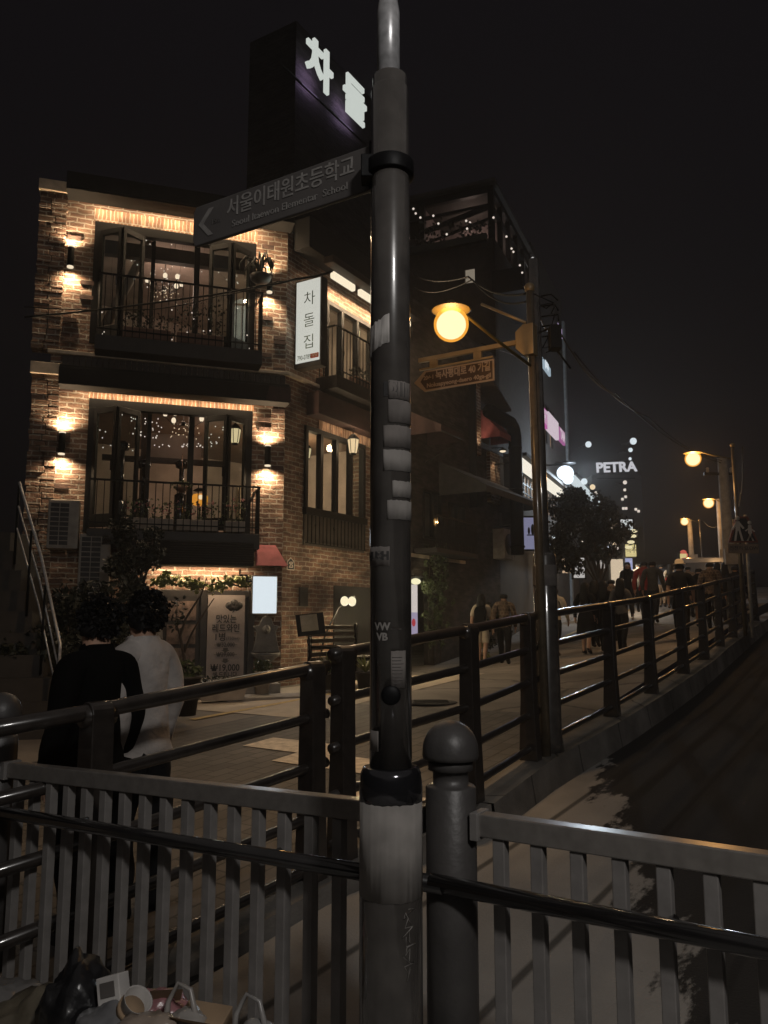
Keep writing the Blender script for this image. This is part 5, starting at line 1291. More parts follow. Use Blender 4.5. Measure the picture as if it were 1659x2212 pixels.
def sign_on(fr, label, px0, py0, px1, py1, hpx, body, col, back=None, yo=-.2, bold=.03, violet=None, sx=1.0, name='neon_sign'):
    x0, z0 = fr(px0, py0, yo); x1, z1 = fr(px1, py1, yo); hz = abs(fr(px0, py0, yo)[1]-fr(px0, py0+hpx, yo)[1])
    t = thing(name, label, 'sign', tuple(fr.w(x0, yo, min(z0, z1))))
    zc = z0-hz/2
    if back:
        m = MB(fr); m.box(x0, x1, yo+.01, yo+.09, zc-hz/2, zc+hz/2); m.build('panel', back, t)
    text('lettering', body, hz*1.0, col, t, fr, (x0+x1)/2, zc, yo-.006, bold=bold, sx=sx)
    return t, x0, x1, zc, hz
pinkb = glow('lit_pink', (.45, .10, .32), 1.0, True); pinkw = glow('lit_pink_white', (.60, .50, .56), 1.0)
t, x0, x1, zc, hz = sign_on(FB, 'long pink neon sign above the tan windows', 1160, 862, 1182, 880, 40, 'TWILIGHT', pinkw, pinkb, sx=.46)
m = MB(FB); m.box(x1+.01, x1+1.9, -.26, -.11, zc-hz*.55, zc+hz*.5); m.build('white_panel', pinkw, t, .04)
lamp('pink_light', 'AREA', tuple(FB.w(x1, -.45, zc)), 7, (1, .4, .8), 1.5, aim=tuple(FB.w(x1, -2, zc-.6)))
sign_on(FB, 'short pink neon sign at the building corner', 1209, 921, 1221, 940, 28, 'TAN', pinkw, glow('lit_pink_dim', (.32, .10, .25), 1.0), sx=.9)
sign_on(FB, 'blue and violet neon letters high on the shop building', 1198, 686, 1220, 735, 20, '주점', glow('lit_violet', (.50, .38, .62), 1.0), None, sx=1.3)
sign_on(FB, 'pale blue lit strip sign under the upper windows', 1171, 769, 1190, 795, 17, '생맥주', E_COOL, glow('lit_strip', (.30, .38, .44), 1.0), sx=.8)
# the glaring white flood at the shop corner
xg, zg = FB(1221, 1022, -.9)
gf = thing('flood_lamp', 'glaring cold white floodlight at the corner of the shop building', 'floodlight', tuple(FB.w(xg, -.9, zg)))
m = MB(FB); m.sphere((xg, -.9, zg), .30, 16, 12, (1.25, 1, .9)); m.sphere((xg+.2, -.95, zg-.18), .2, 12, 8); m.sphere((xg-.28, -.95, zg-.10), .16, 12, 8); m.build('bulb', glow('lit_flood_white', (.80, .90, 1.0), 1.6), gf)  # side blobs added to imitate the ragged glare
m = MB(FB); m.tube([(xg, -.05, zg+.35), (xg, -.8, zg+.3)], .03, 8); m.lathe([(.05, .42), (.36, .37), (.38, .33)], (xg, -.9, zg), 16); m.build('bracket', M['black_metal'], gf)
lamp('flood_white', 'POINT', tuple(FB.w(xg, -1.5, zg-.1)), 430, COOL, .15)
# sloping lit awning edge beyond
p0 = aty(1234, 1032, 31); p1 = aty(1291, 1090, 38)
la = thing('lit_awning', 'white lit awning edge sloping away beyond the tree', 'awning', tuple(p0))
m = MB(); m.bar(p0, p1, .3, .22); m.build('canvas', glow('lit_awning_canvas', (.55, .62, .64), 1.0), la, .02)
m = MB(); m.bar(p0+Vector((0, 0, .16)), p1+Vector((0, 0, .16)), .5, .08); m.build('frame', M['black_metal'], la)
# ------------------------------------------------------------------ far shops, hill block and PETRA sign
fs = thing('far_shop', 'far row of dark shop houses behind the street tree', 'building', tuple(FB.w(11.6, 0, 2)))
m = MB(FB); m.box(11.6, 30, .4, 6, 1.0, 7.2); m.box(16, 24, .2, 6, 1.0, 5.4); m.build('wall', M['grey_render'], fs)
m = MB(FB); m.box(11.5, 30.1, .1, 6.2, 7.2, 7.4); m.build('roof', M['fascia'], fs)
for px0, py0, px1, py1, col in ((1215, 1196, 1236, 1238, (.55, .38, .24)), (1240, 1203, 1262, 1250, (.30, .28, .26)), (1288, 1204, 1304, 1228, (.38, .35, .33)), (1318, 1208, 1344, 1260, (.38, .30, .22))):
    p = aty(px0, py1, 29); p2 = aty(px1, py0, 29)
    m = MB(); m.box(p.x, p2.x, 28.9, 29.0, p.z, p2.z); m.build('lit_window', glow('lit_shop_window', col, 1.0), fs)
lamp('shop_glow', 'POINT', (aty(1335, 1225, 28).x, 27.0, 3.4), 150, (1, .8, .55), .3)
hb = thing('far_tower', 'black tower block carrying the white PETRA letters', 'building', tuple(aty(1335, 1230, 52)))
p = aty(1285, 1230, 52); p2 = aty(1385, 1026, 52)
m = MB(); m.box(p.x, p2.x, 52, 58, 2, p2.z); m.build('wall', M['dark_paint'], hb)
for px, py in ((1350, 1058), (1352, 1073), (1347, 1098), (1353, 1098), (1374, 1100), (1380, 1104), (1345, 1078)):
    q1 = aty(px, py, 51.9); m = MB(); m.box(q1.x-.07, q1.x+.07, 51.9, 51.99, q1.z-.08, q1.z+.08); m.build('lit_window', E_FAIRY, hb)
for px, py, r in ((1271, 960, .2), (1368, 953, .22), (1362, 972, .14), (1361, 991, .10), (1306, 1085, .17), (1350, 1042, .13)):
    q1 = aty(px, py, 50); m = MB(); m.sphere(q1, r, 10, 8); tt = thing('roof_floodlight', {1271: 'left white floodlight floating above the PETRA letters', 1368: 'right bright white floodlight above the PETRA letters', 1362: 'smaller white light under the right floodlight', 1361: 'tiny white light touching the last PETRA letter', 1306: 'white street light left of the far tower below the letters', 1350: 'dim white light just under the PETRA letters'}[px], 'floodlight', tuple(q1), 0, 'white lights round the far tower')
    m.build('bulb', E_COOL if py != 1042 else E_FAIRY, tt); m = MB(); m.tube([q1+Vector((0, .1, 0)), q1+Vector((0, 2.4, .3))], .05, 6); m.build('mast', M['black_metal'], tt)
PF = Frame((0, 51.5), 90)
pt = thing('letter_sign', 'white lit PETRA rooftop letters in the distance', 'sign', tuple(aty(1330, 1020, 51)))
x0, z0 = PF(1290, 1010); x1, _ = PF(1372, 1008)
text('letter', 'PETRA', (x1-x0)*.36, glow('lit_petra', (.56, .56, .60), 1.0), pt, PF, (x0+x1)/2, z0, 0, bold=.022, ext=.06, sx=1.03, T=Matrix.Translation(((x0+x1)/2, 0, z0)) @ Matrix.Rotation(R(-2), 4, 'Y') @ Matrix.Translation((-(x0+x1)/2, 0, -z0)))
m = MB(PF); m.box(x0, x1, .1, .2, z0-.75, z0-.66); m.build('support', M['black_metal'], pt)
# ------------------------------------------------------------------ street tree, far lamps, poles, cables, traffic signs
b = aty(1305, 1290, 24.5); bz = G(b.x, b.y)
tc_ = aty(1268, 1150, 24.5)
bl = blobs((tc_.x, tc_.y, tc_.z+.1), (1.35, .9, 1.0), 46, .36, 41)+blobs(tuple(aty(1225, 1085, 24.3)), (.6, .5, .5), 12, .30, 45)+blobs((aty(1215, 1210, 24).x, 24.0, aty(1215, 1205, 24).z), (.6, .6, .45), 14, .30, 42)
tree('tree', 'dark round street tree before the bright shop fronts', 'tree', (b.x, b.y, bz), 1.6, .09, bl, M['leaf_dark'], 130, .12, 43)
for i, (px, py, d, gpx, gpy, tpy, lab) in enumerate([(1604, 1262, 16.4, 1533, 990, 962, 'largest of the far sodium street lamps, at the right edge by the yellow signs'), (1588, 1255, 25, 1548, 1087, 1078, 'middle far street lamp in front of a pale utility pole'), (1520, 1250, 34, 1492, 1127, 1124, 'smallest and farthest sodium street lamp over the parked car')]):
    p = aty(px, py, d); g = aty(gpx, gpy, d+.4)
    LAMPW = 700
    street_lamp((p.x, p.y, G(p.x, p.y)+.05 if i else 1.28), aty(px, tpy, d).z, R(34), lab, g.z, sleeve=False, reach=.80 if i == 0 else .62)
dp_ = thing('utility_pole', 'black wrapped utility pole standing right behind the near street lamp', 'utility pole', (1.47, 7.32, .45))
m = MB(); m.tube([Vector((1.47, 7.32, .45)), Vector((1.44, 7.32, aty(1166, 560, 7.3).z))], [.066, .052], 20); m.build('pole', M['pole'], dp_)
m = MB(); zsv = aty(1180, 1195, 7.3).z; m.lathe([(.135, .44), (.115, .6), (.105, zsv-.03), (.095, zsv), (.06, zsv+.005)], (1.47, 7.32, 0), 24); m.build('base_sleeve', M['pole'], dp_)
m = MB(); m.lathe([(.107, zsv-.30), (.109, zsv-.29), (.109, zsv-.12), (.107, zsv-.11)], (1.47, 7.32, 0), 24); m.build('reflective_band', M['paper_dim'], dp_)
for k in range(5):
    zz = aty(1166, 640+k*22, 7.3).z; m = MB(); m.tube([(1.50, 7.3, zz), (1.60+.03*(k % 3), 7.3, zz+.02), (1.66, 7.28, zz-.05)], .008, 6); m.build('cable_hook', M['black_metal'], dp_)
def upole(px0, py0, px1, py1, d, r, label, arms=True):
    p = aty(px1, py1, d); q = aty(px0, py0, d); z0 = G(p.x, p.y)
    t = thing('utility_pole', label, 'utility pole', (p.x, p.y, z0), 0, 'concrete poles along the far railing')
    m = MB(); m.tube([Vector((p.x, p.y, z0)), q], [r*1.15, r*.8], 16); m.build('pole', M['concrete'], t)
    if arms:
        m = MB(); m.box(q.x-.5, q.x+.3, q.y-.03, q.y+.03, q.z-.45, q.z-.38); m.build('crossarm', M['black_metal'], t)
        for dx in (-.4, 0, .22):
            m = MB(); m.lathe([(.03, 0), (.045, .04), (.03, .08), (.045, .11), (.02, .14)], (q.x+dx, q.y, q.z-.38), 10); m.build('insulator', M['pot_pale'], t)
    m = MB(); m.box(p.x-r*1.5, p.x+r*1.5, p.y-r*1.4, p.y-r*.9, z0+1.5, z0+1.9); m.build('meter_box', M['ac_white'], t)
upole(1560, 990, 1582, 1262, 20.5, .15, 'thick leaning utility pole between the two nearest far lamps')
upole(1552, 1078, 1565, 1262, 26, .10, 'pale pole right under the middle far lamp', False)
upole(1489, 1122, 1498, 1250, 35, .12, 'slim pale pole under the farthest lamp', False)
def cable(pts, r, label, sag=0.0, grp='overhead cables'):
    P = [Vector(p) for p in pts]; out = []
    for a, b in zip(P, P[1:]):
        for k in range(12):
            t_ = k/12; v = a.lerp(b, t_); v.z -= sag*4*t_*(1-t_); out.append(v)
    out.append(P[-1]); m = MB(); m.tube(out, r, 6); return tag(m.build('cable', M['black_metal']), label, 'cable', grp)
cable([FA.w(-4.4, -.8, FA(100, 690, -.8)[1]), aty(400, 645, 13.0), aty(560, 618, 13.2), aty(640, 602, 13.3), aty(718, 586, 13.6)], .018, 'thick black cable swooping across the upper balcony', .02)
cable([FA.w(-4.4, -.9, FA(100, 668, -.9)[1]), aty(330, 668, 12.9), aty(470, 640, 13.1), aty(600, 608, 13.3), aty(714, 590, 13.7)], .010, 'thin cable just under the thick one before the upper balcony', .03)
cable([SA.w(3.0, -1.1, 9.0), Vector((1.0, 9.0, aty(960, 598, 9.0).z)), LP1+Vector((0, 0, -.05))], .012, 'cable running from the restaurant to the near street lamp top', .10)
cable([SA.w(3.2, -1.0, 8.8), Vector((1.0, 8.6, aty(970, 604, 8.6).z)), LP1+Vector((0, 0, -.12))], .009, 'second cable catching the lamp light above the globe', .13)
cable([LP1, aty(1200, 700, 12), aty(1330, 850, 16), aty(1560, 1000, 20.5)], .012, 'long sagging cable from the near lamp to the leaning utility pole', .25)
cable([aty(1240, 760, 14), aty(1400, 900, 17), aty(1562, 995, 20.5)], .012, 'upper long cable crossing the night sky to the leaning pole', .2)
cable([aty(1604, 965, 16.4), aty(1600, 1065, 22), aty(1588, 1082, 25)], .012, 'looping cable between the two right street lamps', .3)
cable([aty(1588, 1085, 25), aty(1520, 1126, 34)], .014, 'cable between the two farthest street lamps', .5)
cable([aty(1180, 775, 14), aty(1040, 742, 9.5)], .006, 'thin wire crossing behind the road-name sign', .05)
# bracket arm and tangle at the top of the near lamp post
ba = thing('spur_arm', 'slanting spur arm with wires clamped to the near lamp post', 'bracket', tuple(LP1))
m = MB(); e = aty(1040, 657, 7.4); a_ = aty(1136, 697, 7.1); m.tube([a_, e], .014, 8); m.build('arm', M['lamp_paint'], ba)
m = MB(); q = random.Random(6); pts = [LP1+Vector((.02, 0, -.05))]
for k in range(16): pts.append(LP1+Vector((.05+q.random()*.22, q.gauss(0, .06), -.1-.035*k+q.gauss(0, .03))))
m.tube(pts, .006, 5); m.build('wire_tangle', M['black_metal'], ba)
m = MB(); m.box(LP1.x+.16, LP1.x+.26, 7.0, 7.12, LP1.z-.62, LP1.z-.40); m.tube([LP1+Vector((.2, 0, -.55)), LP1+Vector((.36, 0, -.78))], .010, 6); m.build('junction_box', M['black_metal'], ba)
# school-crossing warning triangle and plates
sgn = aty(1605, 1200, 16.2)
TS = Frame((0, 16.05), 90)
wt = thing('warning_sign', 'dark triangular children-crossing sign with a plate below at the right edge', 'traffic sign', (sgn.x, 16.05, 1.3))
x0, zb = TS(1573, 1170); x1, zt = TS(1634, 1122); xm = (x0+x1)/2; zb = TS(1600, 1172)[1]
m = MB(TS); m.prism([(x0, zb), (x1, zb), (xm+.12, zt+.06), (xm-.12, zt+.06)], -.02, .0); m.build('border', mat('sign_red_dark', (.20, .05, .03), .6), wt)
m = MB(TS); m.prism([(x0+.05, zb+.03), (x1-.05, zb+.03), (xm+.08, zt+.02), (xm-.08, zt+.02)], -.026, -.02); m.build('panel', M['dark_paint'], wt)
def little(m, x, z, s, f):
    m.lathe([(.001, 0), (.05*s, .001), (.05*s, .004)], (0, 0, 0), 14, T=Matrix.Translation((x, -.028, z+.30*s)) @ Matrix.Rotation(pi/2, 4, 'X'))
    m.prism([(x-.05*s, z+.05*s), (x+.05*s, z+.05*s), (x+.04*s, z+.24*s), (x-.04*s, z+.24*s)], -.032, -.027)
    m.prism([(x-.05*s, z+.05*s), (x-.01*s, z+.05*s), (x-.05*s*f, z-.16*s), (x-.09*s*f, z-.16*s)], -.034, -.0275); m.prism([(x+.01*s, z+.05*s), (x+.05*s, z+.05*s), (x+.10*s*f, z-.16*s), (x+.06*s*f, z-.16*s)], -.036, -.0277)
    m.prism([(x-.04*s, z+.22*s), (x-.13*s*f, z+.08*s), (x-.10*s*f, z+.06*s), (x-.02*s, z+.18*s)], -.038, -.0279); m.prism([(x+.04*s, z+.22*s), (x+.13*s*f, z+.10*s), (x+.10*s*f, z+.08*s), (x+.02*s, z+.18*s)], -.040, -.0281)
m = MB(TS); little(m, xm-.10, zb+.19, 1.0, 1); m.build('figure', M['sign_white'], wt)
m = MB(TS); little(m, xm+.14, zb+.16, .8, -1); m.build('figure', M['sign_white'], wt)
m = MB(TS); m.box(x0-.02, x1, -.02, 0, zb-.22, zb-.03); m.build('plate', mat('plate_tan', (.24, .17, .12), .6), wt)
text('lettering', '천천히 SLOW', .10, M['ink'], wt, TS, xm, zb-.12, -.023)
m = MB(TS); m.tube([(xm+.1, .05, 1.25), (xm+.1, .05, zt+.1)], .035, 10); m.build('post', M['concrete'], wt)
np_ = thing('notice_board', 'tall cream notice plate with a dark blue disc behind the warning triangle', 'sign', (sgn.x, 16.5, 1.9))
TS2 = Frame((0, 16.55), 90); x0, zt = TS2(1582, 1122); x1, zb = TS2(1613, 1175)
m = MB(TS2); m.box(x0, x1, -.02, 0, zb, zt); m.build('panel', mat('cream_plate', (.42, .34, .22), .6), np_)
m = MB(TS2); m.lathe([(.11, 0), (.11, .004)], (0, 0, 0), 24, T=Matrix.Translation(((x0+x1)/2+.02, -.022, (zt+zb)/2-.03)) @ Matrix.Rotation(pi/2, 4, 'X')); m.build('disc', mat('disc_blue', (.03, .05, .12), .5), np_)
text('lettering', '어린이보호', .07, M['ink'], np_, TS2, (x0+x1)/2, zt-.09, -.023)
text('lettering', '30', .10, M['sign_white'], np_, TS2, (x0+x1)/2+.02, (zt+zb)/2-.03, -.028)
# lit shop things on the left of the far street
def lit(name, label, cat, px0, py0, px1, py1, d, col, s=1.0, th=.08, extra=None):
    a = aty(px0, py1, d); c = aty(px1, py0, d); t = thing(name, label, cat, (a.x, d, a.z))
    m = MB(); m.box(a.x, c.x, d, d+th, a.z, c.z); m.build('face', glow('lit_'+label.split()[0]+str(px0), col, s), t, .01)
    m = MB(); m.box(a.x-.05, c.x+.05, d+.01, d+th+.06, a.z-.05, a.z-.004); m.box(a.x-.05, c.x+.05, d+.01, d+th+.06, c.z+.004, c.z+.05); m.box(a.x-.05, a.x-.004, d+.01, d+th+.06, a.z-.004, c.z+.004); m.box(c.x+.004, c.x+.05, d+.01, d+th+.06, a.z-.004, c.z+.004); m.build('frame', M['black_metal'], t)
    return t, a, c
t, a, c = lit('shop_sign', 'slanted white lit sign at the far end of the tree crown', 'sign', 1342, 1122, 1366, 1152, 27.5, (.62, .66, .66))
m = MB(); m.box(a.x-.35, a.x-.1, 27.4, 27.5, a.z-.05, c.z-.15); m.build('side_panel', M['pot_pale'], t)
for k in range(5): lpos = (0, 0)
for k, (px, py) in enumerate([(1369, 1147), (1367, 1158), (1363, 1171), (1358, 1182)]):
    p = aty(px, py, 27.2); tt = thing('gooseneck_lamp', ['topmost of four gooseneck lamps over the yellow sign', 'second gooseneck lamp from the top over the yellow sign', 'third gooseneck lamp from the top over the yellow sign', 'lowest gooseneck lamp, nearest the yellow sign'][k], 'lamp', tuple(p), 0, 'gooseneck lamps of the far shop')
    m = MB(); m.sphere(p, .10, 10, 6, (1.3, 1, .6)); m.build('bulb', glow('lit_goose', (.80, .70, .42), 1.0), tt)
    m = MB(); m.tube([p+Vector((0, 0, .06)), p+Vector((.25, .1, .14)), p+Vector((.3, .4, -.05))], .018, 6); m.build('arm', M['black_metal'], tt)
t, a, c = lit('shop_sign', 'bright yellow lit sign below the gooseneck lamps', 'sign', 1352, 1176, 1374, 1202, 27.6, (.62, .52, .24))
text('lettering', '맥주', .22, M['ink'], t, Frame((0, 27.59), 90), (a.x+c.x)/2, (a.z+c.z)/2, -.004)
lit('shop_sign', 'small green neon glowing through the tree leaves', 'sign', 1322, 1148, 1336, 1156, 28.2, (.02, .30, .18))
lit('shop_window', 'tall pale lit shop window behind the woman in black', 'window', 1322, 1208, 1352, 1282, 28.3, (.60, .48, .34))
lit('shop_banner', 'pale lilac lit banner above the woman in black', 'banner', 1352, 1206, 1366, 1240, 28.1, (.30, .32, .50))
lit('shop_window', 'round white lit shop window seen under the tree at its left', 'window', 1240, 1205, 1262, 1248, 26.5, (.44, .42, .40))
t, a, c = lit('lantern_sign', 'round-topped red and yellow standing lantern sign in the far street', 'sign', 1471, 1196, 1485, 1234, 27, (.62, .50, .22))
m = MB(); m.tube([((a.x+c.x)/2, 27.04, G(a.x, 27)), ((a.x+c.x)/2, 27.04, a.z)], .05, 8); m.build('post', M['black_metal'], t)
m = MB(); m.lathe([(.115, 0), (.10, .08), (.05, .12), (.01, .13)], ((a.x+c.x)/2, 27.04, c.z), 16); m.box(c.x-.03, c.x+.012, 26.99, 27.1, a.z, c.z); m.build('red_top', glow('lit_redtop', (.50, .10, .07), 1.0), t)
text('lettering', '포\n차', .16, mat('red_letter', (.4, .03, .02), .6), t, Frame((0, 26.99), 90), (a.x+c.x)/2, (a.z+c.z)/2, -.006)
t, a, c = lit('lit_panel_sign', 'blue-white fleur emblem lightbox half hidden by the near lamp post', 'sign', 1127, 1118, 1160, 1186, 23.2, (.17, .17, .26))
m = MB(); xm, zm = c.x-.14, (a.z+c.z)/2
for dx, h_, w_ in ((0, .30, .05), (-.11, .2, .035), (.11, .2, .035)):
    m.sphere((xm+dx, 23.18, zm+h_*.35), 1.0, 10, 8, (w_, .012, h_*.55))
m.box(xm-.17, xm+.17, 23.165, 23.19, zm-.07, zm-.04); m.build('emblem', M['dark_paint'], t)

# ------------------------------------------------------------------ cars
def car(name, label, cat, loc, yaw, body, kind='suv', tail=False):
    t = thing(name, label, cat, loc, yaw, 'cars in the far street'); W = WM[t.name]; T = W
    hgt = 1.68 if kind == 'suv' else 1.45; L = 4.4; wd = .88
    prof = [(-2.2, .35), (-2.2, .85), (-2.05, 1.0), (-1.2, 1.08), (-.55, hgt-.06), (-.2, hgt), (1.5, hgt-.03), (2.0, 1.05), (2.2, .95), (2.2, .35)] if kind == 'suv' else [(-2.2, .3), (-2.2, .72), (-1.3, .92), (-.6, hgt), (.8, hgt), (1.5, .98), (2.2, .9), (2.2, .3)]
    m = MB(T)
    rows = []
    for sx, sc in ((-1, 1), (1, 1)): pass
    n = len(prof); vs = []
    for sgn_ in (-1, 1):
        for x, z in prof: vs.append((sgn_*(wd-(.16 if z > 1.1 else 0)), x, z))
    fs = [tuple(range(n)), tuple(range(2*n-1, n-1, -1))]+[(i, i+n, (i+1) % n+n, (i+1) % n) for i in range(n)]
    m.add(vs, fs); m.build('body', body, t, .06)
    gm = M['fence_black']
    m = MB(T); hz = hgt-.12
    m.box(-.60, .60, -2.0, -1.97, 0, 0)
    m = MB(T); f0, f1 = (prof[3], prof[4]) if kind == 'suv' else (prof[2], prof[3])
    m.add([(-.62, f0[0]-.01, f0[1]+.05), (.62, f0[0]-.01, f0[1]+.05), (.56, f1[0]-.015, f1[1]-.03), (-.56, f1[0]-.015, f1[1]-.03)], [(0, 1, 2, 3)]); m.build('windscreen', gm, t)
    r0, r1 = prof[-4], prof[-3]
    m = MB(T); m.add([(-.58, r0[0]+.02, r0[1]-.04), (.58, r0[0]+.02, r0[1]-.04), (.64, r1[0]+.02, r1[1]+.04), (-.64, r1[0]+.02, r1[1]+.04)], [(3, 2, 1, 0)]); m.build('rear_window', gm, t)
    for sx in (-1, 1):
        m = MB(T); m.box(sx*.735, sx*.752, -.5, 1.3, 1.05, hgt-.16); m.build('side_window', gm, t)
        for y in (-1.35, 1.35):
            m = MB(T); m.lathe([(.2, -.1), (.33, -.09), (.33, .09), (.2, .1)], (0, 0, 0), 20, T=Matrix.Translation((sx*.80, y, .33)) @ Matrix.Rotation(pi/2, 4, 'Y')); w_ = m.build('wheel', M['shoe'], t)
            m = MB(T); m.lathe([(.20, -.105), (.18, .105)], (0, 0, 0), 16, T=Matrix.Translation((sx*.80, y, .33)) @ Matrix.Rotation(pi/2, 4, 'Y')); m.build('rim', M['chrome'], w_)
        m = MB(T); m.box(sx*.55, sx*.84, 2.16, 2.215, .80, .95); m.build('tail_light', glow('lit_tail', (.75, .06, .05), 1.0) if tail else mat('tail_red', (.3, .02, .02), .3), t)
        m = MB(T); m.box(sx*.5, sx*.82, -2.215, -2.16, .62, .80); m.build('headlight', M['chrome'], t)
        m = MB(T); m.box(sx*.88, sx*1.02, -.75, -.62, 1.02, 1.16); m.build('mirror', body, t, .02)
    m = MB(T); m.box(-.5, .5, -2.225, -2.19, .42, .60); m.build('grille', M['chrome'], t)
    m = MB(T); m.box(-.25, .25, 2.2, 2.212, .55, .66); m.build('number_plate', M['sign_white'], t)
    return t
silver = mat('silver_paint', (.13, .125, .12), .25, .5, coat=.5)
darkcar = mat('black_paint', (.02, .02, .022), .2, .2, coat=.5)
p = aty(1527, 1280, 26); car('parked_car', 'large silver car with a dark windscreen among the walkers on the right', 'car', (p.x, p.y, G(p.x, p.y)), R(-28), silver, 'suv')
p = aty(1424, 1290, 33); car('parked_car', 'dark car with a glowing red tail light behind the man in pale trousers', 'car', (p.x, p.y, G(p.x, p.y)), R(150), darkcar, 'sedan', True)
# ------------------------------------------------------------------ people
def grow(verts, edges, rad, root):
    me = bpy.data.meshes.new('p'); me.from_pydata(verts, edges, []); o = bpy.data.objects.new('p', me); scn.collection.objects.link(o)
    sk = o.modifiers.new('s', 'SKIN'); sk.use_smooth_shade = True; sk.branch_smoothing = .6
    for i, d in enumerate(me.skin_vertices[0].data): d.radius = rad[i]; d.use_root = (i == root)
    sb = o.modifiers.new('d', 'SUBSURF'); sb.levels = 2; sb.render_levels = 2
    dg = bpy.context.evaluated_depsgraph_get(); r = bpy.data.meshes.new_from_object(o.evaluated_get(dg)); bpy.data.objects.remove(o)
    return r
def person(loc, face, h, label, loose=0.0, top='cloth_black', bottom='cloth_navy', hair='short', stride=.22, arm=.18, bend=(.1, .1), bag=None, sleeve='long', skirt=False, shorts=False, lean=0.0, female=False, hand_up=0, group=None, hat=False, curly=False, seed=1):
    """loc = feet, face = compass heading (degrees clockwise from straight ahead) the person looks along"""
    s = h/1.70; V = []; E_ = []; Rr = []; reg = []
    def v(p, r, parent=None, rg='skin'):
        V.append(Vector(p)*s); Rr.append((r[0]*s, r[1]*s) if isinstance(r, tuple) else (r*s, r*s)); i = len(V)-1
        if parent is not None: E_.append((parent, i)); reg.append((parent, i, rg))
        return i
    sh = .155 if female else .185
    pel = v((0, 0, .93), (.150, .105)); wst = v((0, -lean*.3, 1.08), (.118 if female else .135, .088), pel, 'top'); ch = v((0, -lean*.7, 1.27), (.150 if female else .168, .102), wst, 'top')
    nb = v((0, -lean, 1.415), (.085, .070), ch, 'top'); nk = v((0, -lean-.01, 1.475), (.052, .054), nb, 'skin')
    hb = v((0, -lean-.025, 1.55), (.070, .082), nk, 'head'); ht = v((0, -lean-.02, 1.635), (.072, .086), hb, 'head')
    v((0, -lean-.118, 1.555), .011, hb, 'head')
    for sx in (-1, 1): v((sx*.078, -lean+.0, 1.57), (.010, .018), hb, 'head')
    for sx in (-1, 1):
        sw = arm*sx
        s0 = v((sx*sh, -lean, 1.375), .062, nb, 'top')
        e = v((sx*(sh+.055), -lean+sw*.6+.02, 1.115), .045, s0, 'top')
        up = hand_up and sx == hand_up
        wpos = Vector((sx*(sh+.02), -lean-.22, 1.20)) if up else Vector((sx*(sh+.06), -lean+sw*1.0-.05, .885))
        wr = v(wpos, .030, e, 'top' if sleeve == 'long' else 'skin')
        dn = Vector((0, -.5, .6)).normalized() if up else Vector((0, -.15, -1)).normalized()
        pm_ = v(wpos+dn*.055, (.036, .022), wr, 'skin')
        for k in range(4):
            off = Vector((0, (k-1.5)*.019, 0)) if not up else Vector(((k-1.5)*.019, 0, 0)); ln = (.062, .072, .068, .052)[k]
            a1 = v(wpos+dn*.10+off, .0095, pm_, 'skin'); v(wpos+dn*(.10+ln)+off*1.1+Vector((-sx*.018, -.006, 0)), .008, a1, 'skin')
        t1 = v(wpos+dn*.06+Vector((-sx*.012, -.036, 0)), .011, wr, 'skin'); v(wpos+dn*.10+Vector((-sx*.018, -.05, 0)), .009, t1, 'skin')
    for sx in (-1, 1):
        f = stride*sx
        hp = v((sx*.092, 0, .88), (.098, .100), pel, 'bot')
        kn = v((sx*.100, -f*.55-.02, .48), .060, hp, 'bot'); lift = .10 if f < -.05 else 0
        ca = v((sx*.100, -f*.82+.02, .32), .055, kn, 'calf')
        an = v((sx*.098, -f*1.0+.03, .085+lift*.6), .038, ca, 'calf')
        v((sx*.102, -f*1.0+.065, .035+lift), (.034, .030), an, 'shoe'); v((sx*.112, -f*1.0-.13, .032), (.038, .026), an, 'shoe')
    me = grow([tuple(p) for p in V], E_, Rr, pel)
    a = R(180-face)
    t = thing('person', label, 'person', loc, a, group); W = WM[t.name]
    segs = [(V[i], V[j], rg, (Rr[i][0]+Rr[j][0])/2) for i, j, rg in reg]
    co = [p.co.copy() for p in me.vertices]; no_ = [p.normal.copy() for p in me.vertices]; pol = [tuple(p.vertices) for p in me.polygons]
    lab = []
    for p in me.polygons:
        c_ = p.center; best = None; bd = 9
        for A, B, rg, rr in segs:
            ab = B-A; u = max(0, min(1, (c_-A).dot(ab)/max(1e-9, ab.dot(ab)))); d_ = (c_-A-ab*u).length-rr*.6
            if d_ < bd: bd = d_; best = rg
        if best in ('top',) and c_.z < .90*s and abs(c_.x) < .16*s: best = 'bot'
        lab.append(best)
    bpy.data.meshes.remove(me)
    def shell(name, test, off, m_, thick=True):
        ids = [i for i, f in enumerate(pol) if test(lab[i], sum((co[k] for k in f), Vector())/len(f))]
        if not ids: return None
        used = sorted({k for i in ids for k in pol[i]}); mp = {k: n for n, k in enumerate(used)}
        mb = MB(W); mb.smooth = True; sd = Vector((seed*1.7, seed*.6, 0))
        mb.add([co[k]+no_[k]*(off*(1+.7*noise.noise(co[k]*9+sd))+(loose*(.022*max(0, 1.30*s-co[k].z)/.3*(1 if name == 'shirt' else 0)+.020*noise.noise(Vector((co[k].x*7, co[k].y*7, co[k].z*3.2))+sd)+.010*noise.noise(co[k]*15+sd)))) for k in used], [tuple(mp[k] for k in pol[i]) for i in ids])
        return mb.build(name, m_, t)
    mb = MB(W); mb.smooth = True; mb.add(co, pol); mb.build('body', M['skin'], t)
    shirt_end = (1.06 if sleeve == 'short' else 0)
    shell('shirt', lambda l, c_: (l == 'top' and (sleeve != 'short' or abs(c_.x) < sh*s*1.05 or c_.z > 1.16*s)) or (l == 'bot' and c_.z > .86*s), .020*s, M[top])
